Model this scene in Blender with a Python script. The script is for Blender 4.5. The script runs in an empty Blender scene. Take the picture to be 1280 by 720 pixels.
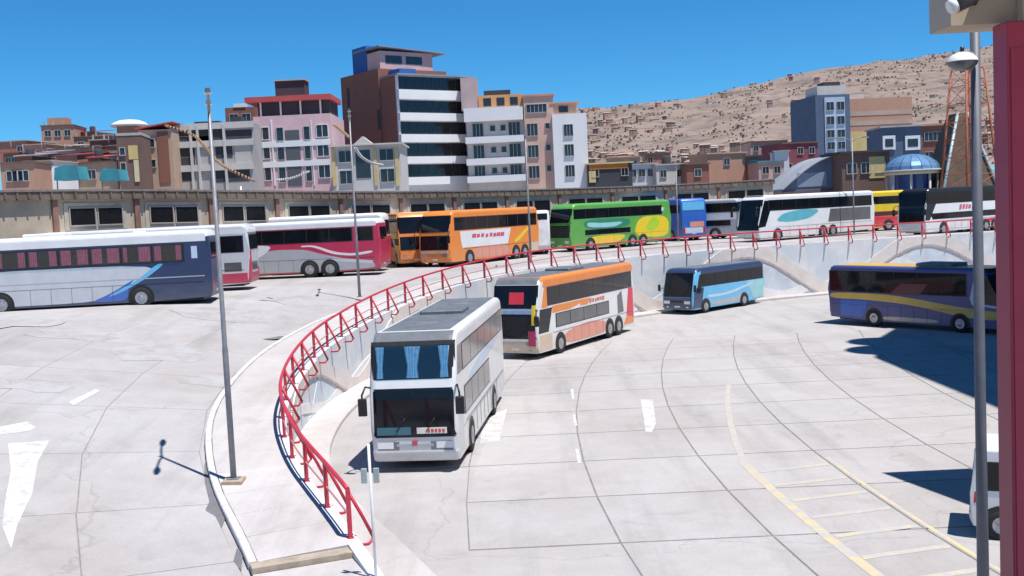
import bpy, bmesh, math, random
from mathutils import Vector, Matrix
random.seed(7)
R = math.radians
scene = bpy.context.scene
col = scene.collection

# ------------------------------------------------------------------ camera
FPX = 1350.0                      # focal length in pixels of a 1280-wide picture
HC = 7.7                          # lens height above the lower yard
PITCH = math.atan(100.0 / FPX * math.cos(R(2.7)))
ROLL = R(2.7)
_f = Vector((0, math.cos(PITCH), -math.sin(PITCH)))
_u0 = Vector((0, math.sin(PITCH), math.cos(PITCH)))
_r0 = Vector((1, 0, 0))
RIGHT = _r0 * math.cos(ROLL) - _u0 * math.sin(ROLL)
UP = _r0 * math.sin(ROLL) + _u0 * math.cos(ROLL)
CAMP = Vector((0, 0, HC))
cam_d = bpy.data.cameras.new("camera")
cam = bpy.data.objects.new("camera", cam_d)
col.objects.link(cam)
m3 = Matrix((RIGHT, UP, -_f)).transposed()
cam.matrix_world = Matrix.Translation(CAMP) @ m3.to_4x4()
cam_d.sensor_width = 36.0
cam_d.lens = FPX / 1280.0 * 36.0
cam_d.clip_start = 0.1
cam_d.clip_end = 6000
scene.camera = cam
scene.render.resolution_x, scene.render.resolution_y = 1024, 576

# ------------------------------------------------------------------ sky, sun, exposure
SUNV = Vector((0.27, -0.22, 1.0)).normalized()       # towards the sun
elev = math.asin(SUNV.z)
az = math.atan2(SUNV.x, SUNV.y)                      # clockwise from +Y
world = bpy.data.worlds.new("World")
scene.world = world
world.use_nodes = True
wn = world.node_tree
wn.nodes.clear()
sky = wn.nodes.new("ShaderNodeTexSky")
sky.sky_type = 'NISHITA'
sky.sun_disc = False
sky.sun_elevation = elev
sky.sun_rotation = az
sky.altitude = 2500
sky.air_density = 1.0
sky.dust_density = 0.4
sky.ozone_density = 2.0
hs = wn.nodes.new("ShaderNodeHueSaturation")
hs.inputs['Saturation'].default_value = 1.2
hs.inputs['Hue'].default_value = 0.485
bg = wn.nodes.new("ShaderNodeBackground")
bg.inputs['Strength'].default_value = 0.095
wo = wn.nodes.new("ShaderNodeOutputWorld")
wn.links.new(sky.outputs[0], hs.inputs['Color'])
tint = wn.nodes.new("ShaderNodeMix"); tint.data_type = 'RGBA'; tint.blend_type = 'MULTIPLY'
tint.inputs[0].default_value = 1.0
tint.inputs[7].default_value = (0.34, 0.77, 1.10, 1)      # thin, dry high-altitude air
wn.links.new(hs.outputs[0], tint.inputs[6])
wn.links.new(tint.outputs[2], bg.inputs['Color'])
wn.links.new(bg.outputs[0], wo.inputs['Surface'])
sd = bpy.data.lights.new("sun", 'SUN')
sd.energy = 5.0
sd.angle = R(0.5)
sd.color = (1.0, 0.955, 0.905)
sun = bpy.data.objects.new("sun", sd)
col.objects.link(sun)
sun.rotation_euler = SUNV.to_track_quat('Z', 'Y').to_euler()
vs = scene.view_settings
vs.view_transform = 'Standard'
vs.look = 'None'
vs.gamma = 1.0
vs.use_curve_mapping = False
vs.exposure = 0.35
scene.cycles.max_bounces = 6

# ------------------------------------------------------------------ pixel helpers (a pixel is only a direction)
def ray(px, py):
    return (_f + RIGHT * ((px - 640) / FPX) - UP * ((py - 360) / FPX))
def P(px, py, d):
    v = ray(px, py)
    return CAMP + v * (d / v.y)
def G(px, py, z=0.0):
    v = ray(px, py)
    return CAMP + v * ((z - HC) / v.z)
def lerp(a, b, t): return a + (b - a) * t

# ------------------------------------------------------------------ materials
MATS = {}
def mat(name, c, rough=0.6, metal=0.0, var=0.12, scale=3.0, bump=0.0, spec=0.5, coat=0.0, rnd=0.0, coord='Object'):
    if name in MATS: return MATS[name]
    m = bpy.data.materials.new(name); m.use_nodes = True
    nt = m.node_tree; b = nt.nodes['Principled BSDF']
    b.inputs['Roughness'].default_value = rough
    b.inputs['Metallic'].default_value = metal
    b.inputs['Specular IOR Level'].default_value = spec
    b.inputs['Coat Weight'].default_value = coat
    tc = nt.nodes.new("ShaderNodeTexCoord")
    n1 = nt.nodes.new("ShaderNodeTexNoise"); n1.inputs['Scale'].default_value = scale
    n1.inputs['Detail'].default_value = 6; n1.inputs['Roughness'].default_value = 0.65
    nt.links.new(tc.outputs[coord], n1.inputs['Vector'])
    mr = nt.nodes.new("ShaderNodeMapRange")
    mr.inputs[1].default_value = 0.3; mr.inputs[2].default_value = 0.7
    mr.inputs[3].default_value = 1 - var; mr.inputs[4].default_value = 1 + var
    nt.links.new(n1.outputs[0], mr.inputs[0])
    val = mr.outputs[0]
    if rnd:
        oi = nt.nodes.new("ShaderNodeObjectInfo")
        m2 = nt.nodes.new("ShaderNodeMapRange")
        m2.inputs[3].default_value = 1 - rnd; m2.inputs[4].default_value = 1 + rnd
        nt.links.new(oi.outputs['Random'], m2.inputs[0])
        mm = nt.nodes.new("ShaderNodeMath"); mm.operation = 'MULTIPLY'
        nt.links.new(val, mm.inputs[0]); nt.links.new(m2.outputs[0], mm.inputs[1]); val = mm.outputs[0]
    vm = nt.nodes.new("ShaderNodeVectorMath"); vm.operation = 'SCALE'
    vm.inputs[0].default_value = c[:3]
    nt.links.new(val, vm.inputs['Scale'])
    nt.links.new(vm.outputs[0], b.inputs['Base Color'])
    if bump:
        bp = nt.nodes.new("ShaderNodeBump"); bp.inputs['Strength'].default_value = bump; bp.inputs['Distance'].default_value = 0.02
        n2 = nt.nodes.new("ShaderNodeTexNoise"); n2.inputs['Scale'].default_value = scale * 6; n2.inputs['Detail'].default_value = 5
        nt.links.new(tc.outputs[coord], n2.inputs['Vector'])
        nt.links.new(n2.outputs[0], bp.inputs['Height']); nt.links.new(bp.outputs[0], b.inputs['Normal'])
    MATS[name] = m
    return m

def concrete(name, c, c2, rnd=0.03):
    """yard concrete: large blotches, tyre dirt, fine speckle and hairline cracks"""
    m = bpy.data.materials.new(name); m.use_nodes = True
    nt = m.node_tree; b = nt.nodes['Principled BSDF']; L = nt.links
    b.inputs['Roughness'].default_value = 0.9; b.inputs['Specular IOR Level'].default_value = 0.25
    tc = nt.nodes.new("ShaderNodeTexCoord")
    def noise(s, d=6, r=0.6, dist=0.0):
        n = nt.nodes.new("ShaderNodeTexNoise"); n.inputs['Scale'].default_value = s; n.inputs['Detail'].default_value = d
        n.inputs['Roughness'].default_value = r; n.inputs['Distortion'].default_value = dist
        L.new(tc.outputs['Object'], n.inputs['Vector']); return n.outputs[0]
    def rng(v, a, bb, c0, c1):
        n = nt.nodes.new("ShaderNodeMapRange"); n.inputs[1].default_value = a; n.inputs[2].default_value = bb
        n.inputs[3].default_value = c0; n.inputs[4].default_value = c1; L.new(v, n.inputs[0]); return n.outputs[0]
    def mul(a, bb):
        n = nt.nodes.new("ShaderNodeMath"); n.operation = 'MULTIPLY'; L.new(a, n.inputs[0]); L.new(bb, n.inputs[1]); return n.outputs[0]
    mix = nt.nodes.new("ShaderNodeMix"); mix.data_type = 'RGBA'
    mix.inputs[6].default_value = (*c, 1); mix.inputs[7].default_value = (*c2, 1)
    L.new(rng(noise(0.16, 4, .55, .4), 0.4, 0.68, 0, 1), mix.inputs[0])
    v = mul(rng(noise(1.1, 8, .7), 0.3, 0.7, 0.93, 1.05), rng(noise(14, 4), 0.3, 0.7, 0.95, 1.05))
    v = mul(v, rng(noise(0.55, 3, .5, 1.2), 0.62, 0.75, 1.0, 0.86))
    # darker wheel lanes and dribbled stains, stretched along the way the coaches drive
    mp = nt.nodes.new("ShaderNodeMapping"); mp.inputs['Scale'].default_value = (0.75, 0.07, 1); L.new(tc.outputs['Object'], mp.inputs[0])
    ns_ = nt.nodes.new("ShaderNodeTexNoise"); ns_.inputs['Scale'].default_value = 1.0; ns_.inputs['Detail'].default_value = 6; ns_.inputs['Roughness'].default_value = .62
    L.new(mp.outputs[0], ns_.inputs['Vector'])
    v = mul(v, rng(ns_.outputs[0], 0.5, 0.72, 1.0, 0.82))
    v = mul(v, rng(noise(2.6, 7, .75, .6), 0.63, 0.74, 1.0, 0.8))
    # hairline cracks
    vo = nt.nodes.new("ShaderNodeTexVoronoi"); vo.feature = 'DISTANCE_TO_EDGE'; vo.inputs['Scale'].default_value = 0.07
    nd = nt.nodes.new("ShaderNodeTexNoise"); nd.inputs['Scale'].default_value = 0.6; nd.inputs['Detail'].default_value = 5
    L.new(tc.outputs['Object'], nd.inputs['Vector'])
    va = nt.nodes.new("ShaderNodeVectorMath"); va.operation = 'MULTIPLY_ADD'
    va.inputs[1].default_value = (2.5, 2.5, 0); L.new(nd.outputs['Color'], va.inputs[0]); L.new(tc.outputs['Object'], va.inputs[2])
    L.new(va.outputs[0], vo.inputs['Vector'])
    crack = rng(vo.outputs['Distance'], 0.0008, 0.0028, 0.87, 1.0)
    v = mul(v, crack)
    oi = nt.nodes.new("ShaderNodeObjectInfo")
    v = mul(v, rng(oi.outputs['Random'], 0, 1, 1 - rnd, 1 + rnd))
    vm = nt.nodes.new("ShaderNodeVectorMath"); vm.operation = 'SCALE'
    L.new(mix.outputs[2], vm.inputs[0]); L.new(v, vm.inputs['Scale']); L.new(vm.outputs[0], b.inputs['Base Color'])
    bp = nt.nodes.new("ShaderNodeBump"); bp.inputs['Strength'].default_value = 0.25; bp.inputs['Distance'].default_value = 0.02
    L.new(noise(9, 6), bp.inputs['Height']); L.new(bp.outputs[0], b.inputs['Normal'])
    MATS[name] = m
    return m

def paint(name, c, under, thresh=0.5, scale=2.2):
    """worn road paint: the concrete shows through where it has rubbed off"""
    m = mat(name, c, .8, var=.08, scale=6)
    nt = m.node_tree; b = nt.nodes['Principled BSDF']
    src = b.inputs['Base Color'].links[0].from_socket
    tc = nt.nodes.new("ShaderNodeTexCoord")
    n = nt.nodes.new("ShaderNodeTexNoise"); n.inputs['Scale'].default_value = scale; n.inputs['Detail'].default_value = 9; n.inputs['Roughness'].default_value = .75
    nt.links.new(tc.outputs['Object'], n.inputs['Vector'])
    mr = nt.nodes.new("ShaderNodeMapRange"); mr.inputs[1].default_value = thresh - .09; mr.inputs[2].default_value = thresh + .12
    nt.links.new(n.outputs[0], mr.inputs[0])
    mx = nt.nodes.new("ShaderNodeMix"); mx.data_type = 'RGBA'
    nt.links.new(mr.outputs[0], mx.inputs[0]); nt.links.new(src, mx.inputs[6]); mx.inputs[7].default_value = (*under, 1)
    nt.links.new(mx.outputs[2], b.inputs['Base Color'])
    return m

def brickmat(name, c1, c2, mortar, scale=1.0):
    m = mat(name, c1, .9, var=.18, scale=.5)
    nt = m.node_tree; b = nt.nodes['Principled BSDF']
    src = b.inputs['Base Color'].links[0].from_socket
    tc = nt.nodes.new("ShaderNodeTexCoord")
    sep = nt.nodes.new("ShaderNodeSeparateXYZ"); nt.links.new(tc.outputs['Object'], sep.inputs[0])
    ad = nt.nodes.new("ShaderNodeMath"); nt.links.new(sep.outputs[0], ad.inputs[0]); nt.links.new(sep.outputs[1], ad.inputs[1])
    cb = nt.nodes.new("ShaderNodeCombineXYZ"); nt.links.new(ad.outputs[0], cb.inputs[0]); nt.links.new(sep.outputs[2], cb.inputs[1])
    br = nt.nodes.new("ShaderNodeTexBrick"); br.inputs['Scale'].default_value = scale
    br.inputs['Color1'].default_value = (*c1, 1); br.inputs['Color2'].default_value = (*c2, 1); br.inputs['Mortar'].default_value = (*mortar, 1)
    br.inputs['Brick Width'].default_value = .36; br.inputs['Row Height'].default_value = .2; br.inputs['Mortar Size'].default_value = .018
    nt.links.new(cb.outputs[0], br.inputs['Vector'])
    mx = nt.nodes.new("ShaderNodeMix"); mx.data_type = 'RGBA'; mx.blend_type = 'MIX'; mx.inputs[0].default_value = .6
    nt.links.new(src, mx.inputs[6]); nt.links.new(br.outputs[0], mx.inputs[7]); nt.links.new(mx.outputs[2], b.inputs['Base Color'])
    return m

def clearglass(name, tint=(.75, .85, .88), gloss=.07):
    m = bpy.data.materials.new(name); m.use_nodes = True; nt = m.node_tree; nt.nodes.clear()
    o = nt.nodes.new("ShaderNodeOutputMaterial"); t = nt.nodes.new("ShaderNodeBsdfTransparent"); g = nt.nodes.new("ShaderNodeBsdfGlossy")
    t.inputs[0].default_value = (*tint, 1); g.inputs['Roughness'].default_value = .03
    mx = nt.nodes.new("ShaderNodeMixShader"); mx.inputs[0].default_value = gloss
    nt.links.new(t.outputs[0], mx.inputs[1]); nt.links.new(g.outputs[0], mx.inputs[2]); nt.links.new(mx.outputs[0], o.inputs[0])
    MATS[name] = m
    return m

CONC = (0.418, 0.40, 0.395); CONC2 = (0.365, 0.342, 0.328)
M_yard = concrete('yard_concrete', CONC, CONC2)
M_ramp = concrete('ramp_concrete', (0.41, 0.393, 0.392), (0.345, 0.322, 0.308))
M_walk = concrete('sidewalk_concrete', (0.50, 0.475, 0.465), (0.43, 0.40, 0.385), .025)
M_joint = mat('joint_tar', (.22, .205, .195), .9, var=.3, scale=2)
M_kerb = mat('kerb_concrete', (.54, .52, .51), .85, var=.15, scale=2.5, bump=.2)
def dusty(m, amt=.55, dust=(.36,.31,.26), top=1.5):
    """road dust and splash on the lower bodywork, thinning out upwards"""
    nt=m.node_tree; b=nt.nodes['Principled BSDF']; src=b.inputs['Base Color'].links[0].from_socket
    tc=nt.nodes.new("ShaderNodeTexCoord"); sp=nt.nodes.new("ShaderNodeSeparateXYZ"); nt.links.new(tc.outputs['Object'],sp.inputs[0])
    g=nt.nodes.new("ShaderNodeMapRange"); g.inputs[1].default_value=.3; g.inputs[2].default_value=top; g.inputs[3].default_value=1; g.inputs[4].default_value=0; nt.links.new(sp.outputs[2],g.inputs[0])
    n=nt.nodes.new("ShaderNodeTexNoise"); n.inputs['Scale'].default_value=2.2; n.inputs['Detail'].default_value=7; n.inputs['Roughness'].default_value=.7
    mp=nt.nodes.new("ShaderNodeMapping"); mp.inputs['Scale'].default_value=(.6,.6,1.6); nt.links.new(tc.outputs['Object'],mp.inputs[0]); nt.links.new(mp.outputs[0],n.inputs['Vector'])
    r=nt.nodes.new("ShaderNodeMapRange"); r.inputs[1].default_value=.3; r.inputs[2].default_value=.7; r.inputs[3].default_value=.1; r.inputs[4].default_value=amt; nt.links.new(n.outputs[0],r.inputs[0])
    mu=nt.nodes.new("ShaderNodeMath"); mu.operation='MULTIPLY_ADD'; mu.inputs[2].default_value=.03; nt.links.new(g.outputs[0],mu.inputs[0]); nt.links.new(r.outputs[0],mu.inputs[1])
    mx=nt.nodes.new("ShaderNodeMix"); mx.data_type='RGBA'; nt.links.new(mu.outputs[0],mx.inputs[0]); nt.links.new(src,mx.inputs[6]); mx.inputs[7].default_value=(*dust,1)
    nt.links.new(mx.outputs[2],b.inputs['Base Color'])
    ro=nt.nodes.new("ShaderNodeMapRange"); ro.inputs[3].default_value=b.inputs['Roughness'].default_value; ro.inputs[4].default_value=.85; nt.links.new(mu.outputs[0],ro.inputs[0]); nt.links.new(ro.outputs[0],b.inputs['Roughness'])
    return m
M_white = dusty(mat('white_coach_paint', (.74, .75, .76), .32, var=.06, scale=1.2, coat=.25))
M_black = mat('black_trim', (.012, .012, .014), .45, var=.2)
M_glass = mat('tinted_glass', (.008, .010, .014), .06, var=.3, scale=.8, spec=.32)
M_gglass = mat('grey_film_glass', (.12, .12, .125), .12, var=.25, scale=.8, spec=.6)
M_clear = clearglass('clear_glass')
M_tyre = mat('tyre_rubber', (.02, .02, .021), .85, var=.3, scale=9)
M_rim = mat('steel_rim', (.42, .42, .43), .4, .6, var=.25, scale=9)
M_chrome = mat('chrome_trim', (.7, .7, .72), .2, .9, var=.1)
M_red = mat('railing_red_paint', (.50, .03, .055), .5, var=.2, scale=6)
M_galv = mat('galvanised_steel', (.24, .245, .26), .5, .2, var=.18, scale=5)
M_lens = mat('lamp_lens', (.75, .76, .74), .15, var=.05, spec=.7)
M_orangelens = mat('amber_lens', (.7, .22, .03), .25)
M_redlens = mat('red_lens', (.5, .02, .02), .25)
M_curt = mat('blue_curtain', (.36, .54, .76), .9, var=.25, scale=9)
M_pcurt = mat('pink_curtain', (.42, .10, .17), .9, var=.25, scale=6)
M_dark = mat('dark_interior', (.012, .013, .016), .9, var=.3)

# ------------------------------------------------------------------ mesh builder
class MB:
    def __init__(s): s.v = []; s.f = []; s.m = []; s.sm = []
    def add(s, vs, fs, mi=0, smooth=False):
        o = len(s.v); s.v += [tuple(p) for p in vs]
        for f in fs: s.f.append(tuple(i + o for i in f)); s.m.append(mi); s.sm.append(smooth)
        return s
    def box(s, x0, x1, y0, y1, z0, z1, mi=0):
        return s.add([(x0,y0,z0),(x1,y0,z0),(x1,y1,z0),(x0,y1,z0),(x0,y0,z1),(x1,y0,z1),(x1,y1,z1),(x0,y1,z1)],
                     [(3,2,1,0),(4,5,6,7),(0,1,5,4),(1,2,6,5),(2,3,7,6),(3,0,4,7)], mi)
    def cbox(s, x0, x1, y0, y1, z0, z1, b=.02, mi=0):
        """box whose four upright edges and top rim are chamfered"""
        def ring(i, z): return [(x0+i+b,y0+i,z),(x1-i-b,y0+i,z),(x1-i,y0+i+b,z),(x1-i,y1-i-b,z),(x1-i-b,y1-i,z),(x0+i+b,y1-i,z),(x0+i,y1-i-b,z),(x0+i,y0+i+b,z)]
        vs = ring(0, z0) + ring(0, z1-b) + ring(b, z1)
        fs = [tuple(range(7, -1, -1)), tuple(range(16, 24))]
        for k in (0, 8):
            for i in range(8): j = (i+1) % 8; fs.append((k+i, k+j, k+8+j, k+8+i))
        return s.add(vs, fs, mi)
    def tube(s, pts, r, n=8, mi=0, cap=True):
        pts = [Vector(p) for p in pts]; rs = r if isinstance(r, (list, tuple)) else [r] * len(pts)
        vs = []; fs = []
        a = None
        for i, p in enumerate(pts):
            t = (pts[min(i+1, len(pts)-1)] - pts[max(i-1, 0)]).normalized()
            if a is None: a = t.orthogonal().normalized()
            a = (a - t * a.dot(t)).normalized(); b = t.cross(a)
            for k in range(n):
                an = 2 * math.pi * k / n
                vs.append(p + (a * math.cos(an) + b * math.sin(an)) * rs[i])
        for i in range(len(pts) - 1):
            for k in range(n):
                j = (k + 1) % n
                fs.append((i*n+k, i*n+j, (i+1)*n+j, (i+1)*n+k))
        s.add(vs, fs, mi, True)
        if cap:
            o = len(s.v) - len(vs)
            s.f.append(tuple(o + k for k in range(n-1, -1, -1))); s.m.append(mi); s.sm.append(False)
            s.f.append(tuple(o + (len(pts)-1)*n + k for k in range(n))); s.m.append(mi); s.sm.append(False)
        return s
    def lathe(s, prof, n=20, axis='z', mi=0, org=(0,0,0)):
        vs = []; fs = []
        for (r, h) in prof:
            for k in range(n):
                a = 2*math.pi*k/n; c, q = r*math.cos(a), r*math.sin(a)
                p = {'z': (c, q, h), 'y': (c, h, -q), 'x': (h, c, q)}[axis]
                vs.append((p[0]+org[0], p[1]+org[1], p[2]+org[2]))
        for i in range(len(prof)-1):
            for k in range(n):
                j = (k+1) % n
                fs.append((i*n+k, i*n+j, (i+1)*n+j, (i+1)*n+k))
        return s.add(vs, fs, mi, True)
    def prism(s, poly, fn, t, mi=0):
        """poly of (a,b); fn(a,b,h) -> xyz; thickness t"""
        n = len(poly)
        vs = [fn(a, b, 0) for a, b in poly] + [fn(a, b, t) for a, b in poly]
        fs = [tuple(range(n-1, -1, -1)), tuple(range(n, 2*n))]
        for i in range(n): j = (i+1) % n; fs.append((i, j, n+j, n+i))
        return s.add(vs, fs, mi)
    def build(s, name, ms, parent=None, fix=True):
        me = bpy.data.meshes.new(name)
        me.from_pydata(s.v, [], s.f)
        if not isinstance(ms, (list, tuple)): ms = [ms]
        for m in ms: me.materials.append(m)
        for p, mi, sm in zip(me.polygons, s.m, s.sm): p.material_index = mi; p.use_smooth = sm
        if fix:
            bm = bmesh.new(); bm.from_mesh(me); bmesh.ops.recalc_face_normals(bm, faces=bm.faces); bm.to_mesh(me); bm.free()
        o = bpy.data.objects.new(name, me); col.objects.link(o)
        if parent is not None: o.parent = parent
        return o
def link(name, me, parent=None, loc=None, rz=None):
    o = bpy.data.objects.new(name, me); col.objects.link(o)
    if parent is not None: o.parent = parent
    if loc is not None: o.location = loc
    if rz is not None: o.rotation_euler = (0, 0, rz)
    return o
def tag(o, label, cat, group=None):
    o['label'] = label; o['category'] = cat
    if group: o['group'] = group
    return o
def thing(name, label, cat, loc=(0,0,0), rz=0, group=None):
    o = bpy.data.objects.new(name, None); col.objects.link(o); o.empty_display_size = .2
    o.location = loc; o.rotation_euler = (0, 0, rz)
    return tag(o, label, cat, group)
def struct(o, kind='structure'): o['kind'] = kind; return o

# ------------------------------------------------------------------ the ramp: plan curve of the retaining wall and height of the upper level
ZP = 3.8
WPTS = [(4.2,6),(2.3,11),(-1.3,17.5),(-4.0,24),(-6.2,29.5),(-7.5,35),(-7.8,42),(-7.0,49),(-5.3,55.5),(-2.8,61),(.7,66),(5.2,70.8),(11,75.8),(20,81.3),(31,85),(46,88),(70,90.5),(110,92)]
def spline(pts, step=.5):
    out = []
    Pp = [Vector((*p, 0)) for p in pts]
    for i in range(len(Pp)-1):
        p0, p1, p2, p3 = Pp[max(i-1,0)], Pp[i], Pp[i+1], Pp[min(i+2,len(Pp)-1)]
        n = max(2, int((p2-p1).length/.1))
        for k in range(n):
            t = k/n
            out.append(.5*((2*p1)+(-p0+p2)*t+(2*p0-5*p1+4*p2-p3)*t*t+(-p0+3*p1-3*p2+p3)*t**3))
    out.append(Pp[-1])
    res = [out[0]]; acc = 0; L = [0]
    for a, b in zip(out, out[1:]):
        acc += (b-a).length
        if acc >= step: res.append(b); acc = 0
    return res
WC = spline(WPTS, .5)
WN = []
for i in range(len(WC)):
    t = (WC[min(i+1,len(WC)-1)] - WC[max(i-1,0)]).normalized()
    WN.append(Vector((-t.y, t.x, 0)))           # outwards: left / uphill side
WS = [0.0]
for a, b in zip(WC, WC[1:]): WS.append(WS[-1] + (b-a).length)
def wat(s, off=0.0):
    """point on the wall curve at arc length s, moved off metres to the uphill side"""
    s = max(0, min(WS[-1]-1e-4, s))
    lo, hi = 0, len(WS)-1
    while hi-lo > 1:
        mid = (lo+hi)//2
        if WS[mid] <= s: lo = mid
        else: hi = mid
    t = (s-WS[lo])/(WS[hi]-WS[lo])
    p = WC[lo].lerp(WC[hi], t); n = WN[lo].lerp(WN[hi], t).normalized()
    return p + n*off, n
def s_at_y(y):
    for i, p in enumerate(WC):
        if p.y >= y: return WS[i]
    return WS[-1]
def zr(x, y):
    u = y + 1.6*max(0.0, -7.5-x)
    z = .0745*(u-16)
    if z > ZP - .35:                              # soft crest
        e = z-(ZP-.35); z = ZP-.35 + (e - e*e/1.4 if e < .7 else .35)
    return max(0.0, min(ZP, z))
def Gr(px, py):
    """pixel to the ramp / upper level"""
    v = ray(px, py); t = 5.0
    while t < 400:
        p = CAMP + v*t
        if p.z <= zr(p.x, p.y): return p
        t += .1
    return p
# ================================================================== SETTING
# far ground
MB().add([(-3000,-600,-.35),(3000,-600,-.35),(3000,4500,-.35),(-3000,4500,-.35)], [(0,1,2,3)]).build('ground', mat('dry_earth', (.26,.20,.15), .95, var=.25, scale=.02))
struct(bpy.data.objects['ground'])

# lower yard: base sheet, tar in the joints, concrete slabs
yd = struct(MB().add([(-12,-12,0),(120,-12,0),(120,92,0),(-12,92,0)], [(0,1,2,3)]).build('lower_yard', M_yard))
def lane(i, y): return -1.55 + 3.45*i + .0045*(y-32)**2
def right_of_wall(x, y, m):
    best = min(range(len(WC)), key=lambda i: (WC[i].x-x)**2+(WC[i].y-y)**2)
    d = Vector((x,y,0))-WC[best]
    return -d.dot(WN[best]) > m
rows = [12+4*k for k in range(12)]
jm = MB(); k = 0
def slab_mesh(name, c, top, thick, m, parent, gap=.022):
    """c: four xyz corners counter-clockwise; shrinks by the joint width and chamfers the arris"""
    cen = sum((Vector(p) for p in c), Vector())/4
    def ins(p, g):
        p = Vector(p); d = cen-p; d.z = 0
        q = p + Vector((math.copysign(g, d.x), math.copysign(g*1.9, d.y), 0)); return q
    a = [ins(p, gap) for p in c]; b = [ins(p, gap+.012) for p in c]
    vs = [p+Vector((0,0,top-thick)) for p in a]+[p+Vector((0,0,top-.008)) for p in a]+[p+Vector((0,0,top)) for p in b]
    fs = [(8,9,10,11)]
    for q in (0,4):
        for i in range(4): j=(i+1)%4; fs.append((q+i,q+j,q+4+j,q+4+i))
    return MB().add(vs, fs).build(name, m, parent)
for i in range(-2, 8):
    for y0 in rows:
        y1 = y0+4
        c = [(lane(i,y0),y0,0),(lane(i+1,y0),y0,0),(lane(i+1,y1),y1,0),(lane(i,y1),y1,0)]
        if not all(right_of_wall(x, y, 1.75) for x, y, _ in c): continue
        slab_mesh('concrete_slab', c, .022, .02, M_yard, yd)
        jm.add([(x,y,.004) for x,y,_ in c], [(0,1,2,3)])
jo = jm.build('joint_filler', M_joint, yd)

# ramp and upper level: one sheet that follows the wall outwards
offs = [.25,1,2.4,4,6,8,11,14,18,23,30,40,55,75,110,170,260,400]
vs = []; fs = []; n = len(offs)
idx = list(range(0, len(WC), 3))
for q in idx:
    for o in offs:
        p = WC[q]+WN[q]*o; vs.append((p.x,p.y,zr(p.x,p.y)))
for a in range(len(idx)-1):
    for b in range(n-1):
        fs.append((a*n+b,(a+1)*n+b,(a+1)*n+b+1,a*n+b+1))
up = struct(MB().add(vs, fs).build('upper_road', M_ramp))
# slabs of the ramp, lane by lane outside the kerb
SW = 2.35                                            # sidewalk width
lanes = [SW+.18, 5.6, 9.1, 12.6, 16.1, 19.6, 23.1]
s0 = s_at_y(16); jm = MB()
for li in range(len(lanes)-1):
    for k in range(11):
        sa, sb = s0+4*k, s0+4*k+4
        c = []
        for s_, o_ in ((sa,lanes[li+1]),(sa,lanes[li]),(sb,lanes[li]),(sb,lanes[li+1])):
            p, _ = wat(s_, o_); c.append((p.x,p.y,zr(p.x,p.y)))
        slab_mesh('concrete_slab', c, .03, .02, M_ramp, up, .014)
        jm.add([(x,y,z+.012) for x,y,z in c], [(0,1,2,3)])
jm.build('joint_filler', M_joint, up)

# sidewalk along the wall: slabs with a kerb
sw = struct(MB().build('sidewalk', M_walk)); bpy.data.objects.remove(sw)
vs = []; fs = []
sA = s_at_y(22.6); sB = s_at_y(89); N = 150
for k in range(N+1):
    s_ = lerp(sA, sB, k/N)
    for o_ in (.12, SW-.16):
        p, _ = wat(s_, o_); z = zr(p.x,p.y)
        vs += [(p.x,p.y,z-.1),(p.x,p.y,z+.09)]
for k in range(N):
    b = k*4
    fs += [(b+1,b+5,b+7,b+3),(b,b+4,b+5,b+1),(b+2,b+3,b+7,b+6)]
fs += [(0,1,3,2),(N*4,N*4+2,N*4+3,N*4+1)]
sw = struct(MB().add(vs, fs).build('sidewalk', mat('sidewalk_bed', (.30,.27,.25), .95, var=.2)))
ns = 26
for k in range(ns):
    sa = sA+1.6*k; sb = sa+1.6; c = []
    for s_, o_ in ((sa,SW-.17),(sa,.13),(sb,.13),(sb,SW-.17)):
        p, _ = wat(s_, o_); c.append((p.x,p.y,zr(p.x,p.y)))
    slab_mesh('paving_slab', c, .155, .09, M_walk, sw, .007)
# the rest of the walk in one strip
vs=[];fs=[]
s1=sA+1.6*ns
for k in range(81):
    s_=lerp(s1,sB,k/80)
    for o_ in (.13,SW-.17):
        p,_=wat(s_,o_); vs.append((p.x,p.y,zr(p.x,p.y)+.155))
fs=[(2*k,2*k+2,2*k+3,2*k+1) for k in range(80)]
MB().add(vs,fs).build('far_paving', M_walk, sw)
# kerb stones
for k in range(48):
    sa = sA+1.0*k+.006; sb = sa+.988; m = MB(); vs=[]
    for s_ in (sa, sb):
        for o_, h in ((SW-.16,-.1),(SW+.02,-.1),(SW+.02,.14),(SW,.165),(SW-.16,.165)):
            p,_=wat(s_,o_); vs.append((p.x,p.y,zr(p.x,p.y)+h))
    m.add(vs,[(0,1,2,3,4),(9,8,7,6,5)]+[(i,(i+1)%5,5+(i+1)%5,5+i) for i in range(5)])
    m.build('kerb_stone', M_kerb, sw)
vs=[];fs=[]
for k in range(61):
    s_=lerp(sA+48,sB,k/60)
    for o_,h in ((SW-.16,.165),(SW,.165),(SW+.02,-.1)):
        p,_=wat(s_,o_); vs.append((p.x,p.y,zr(p.x,p.y)+h))
for k in range(60): fs += [(3*k,3*k+3,3*k+4,3*k+1),(3*k+1,3*k+4,3*k+5,3*k+2)]
MB().add(vs,fs).build('far_kerb', M_kerb, sw)
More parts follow.
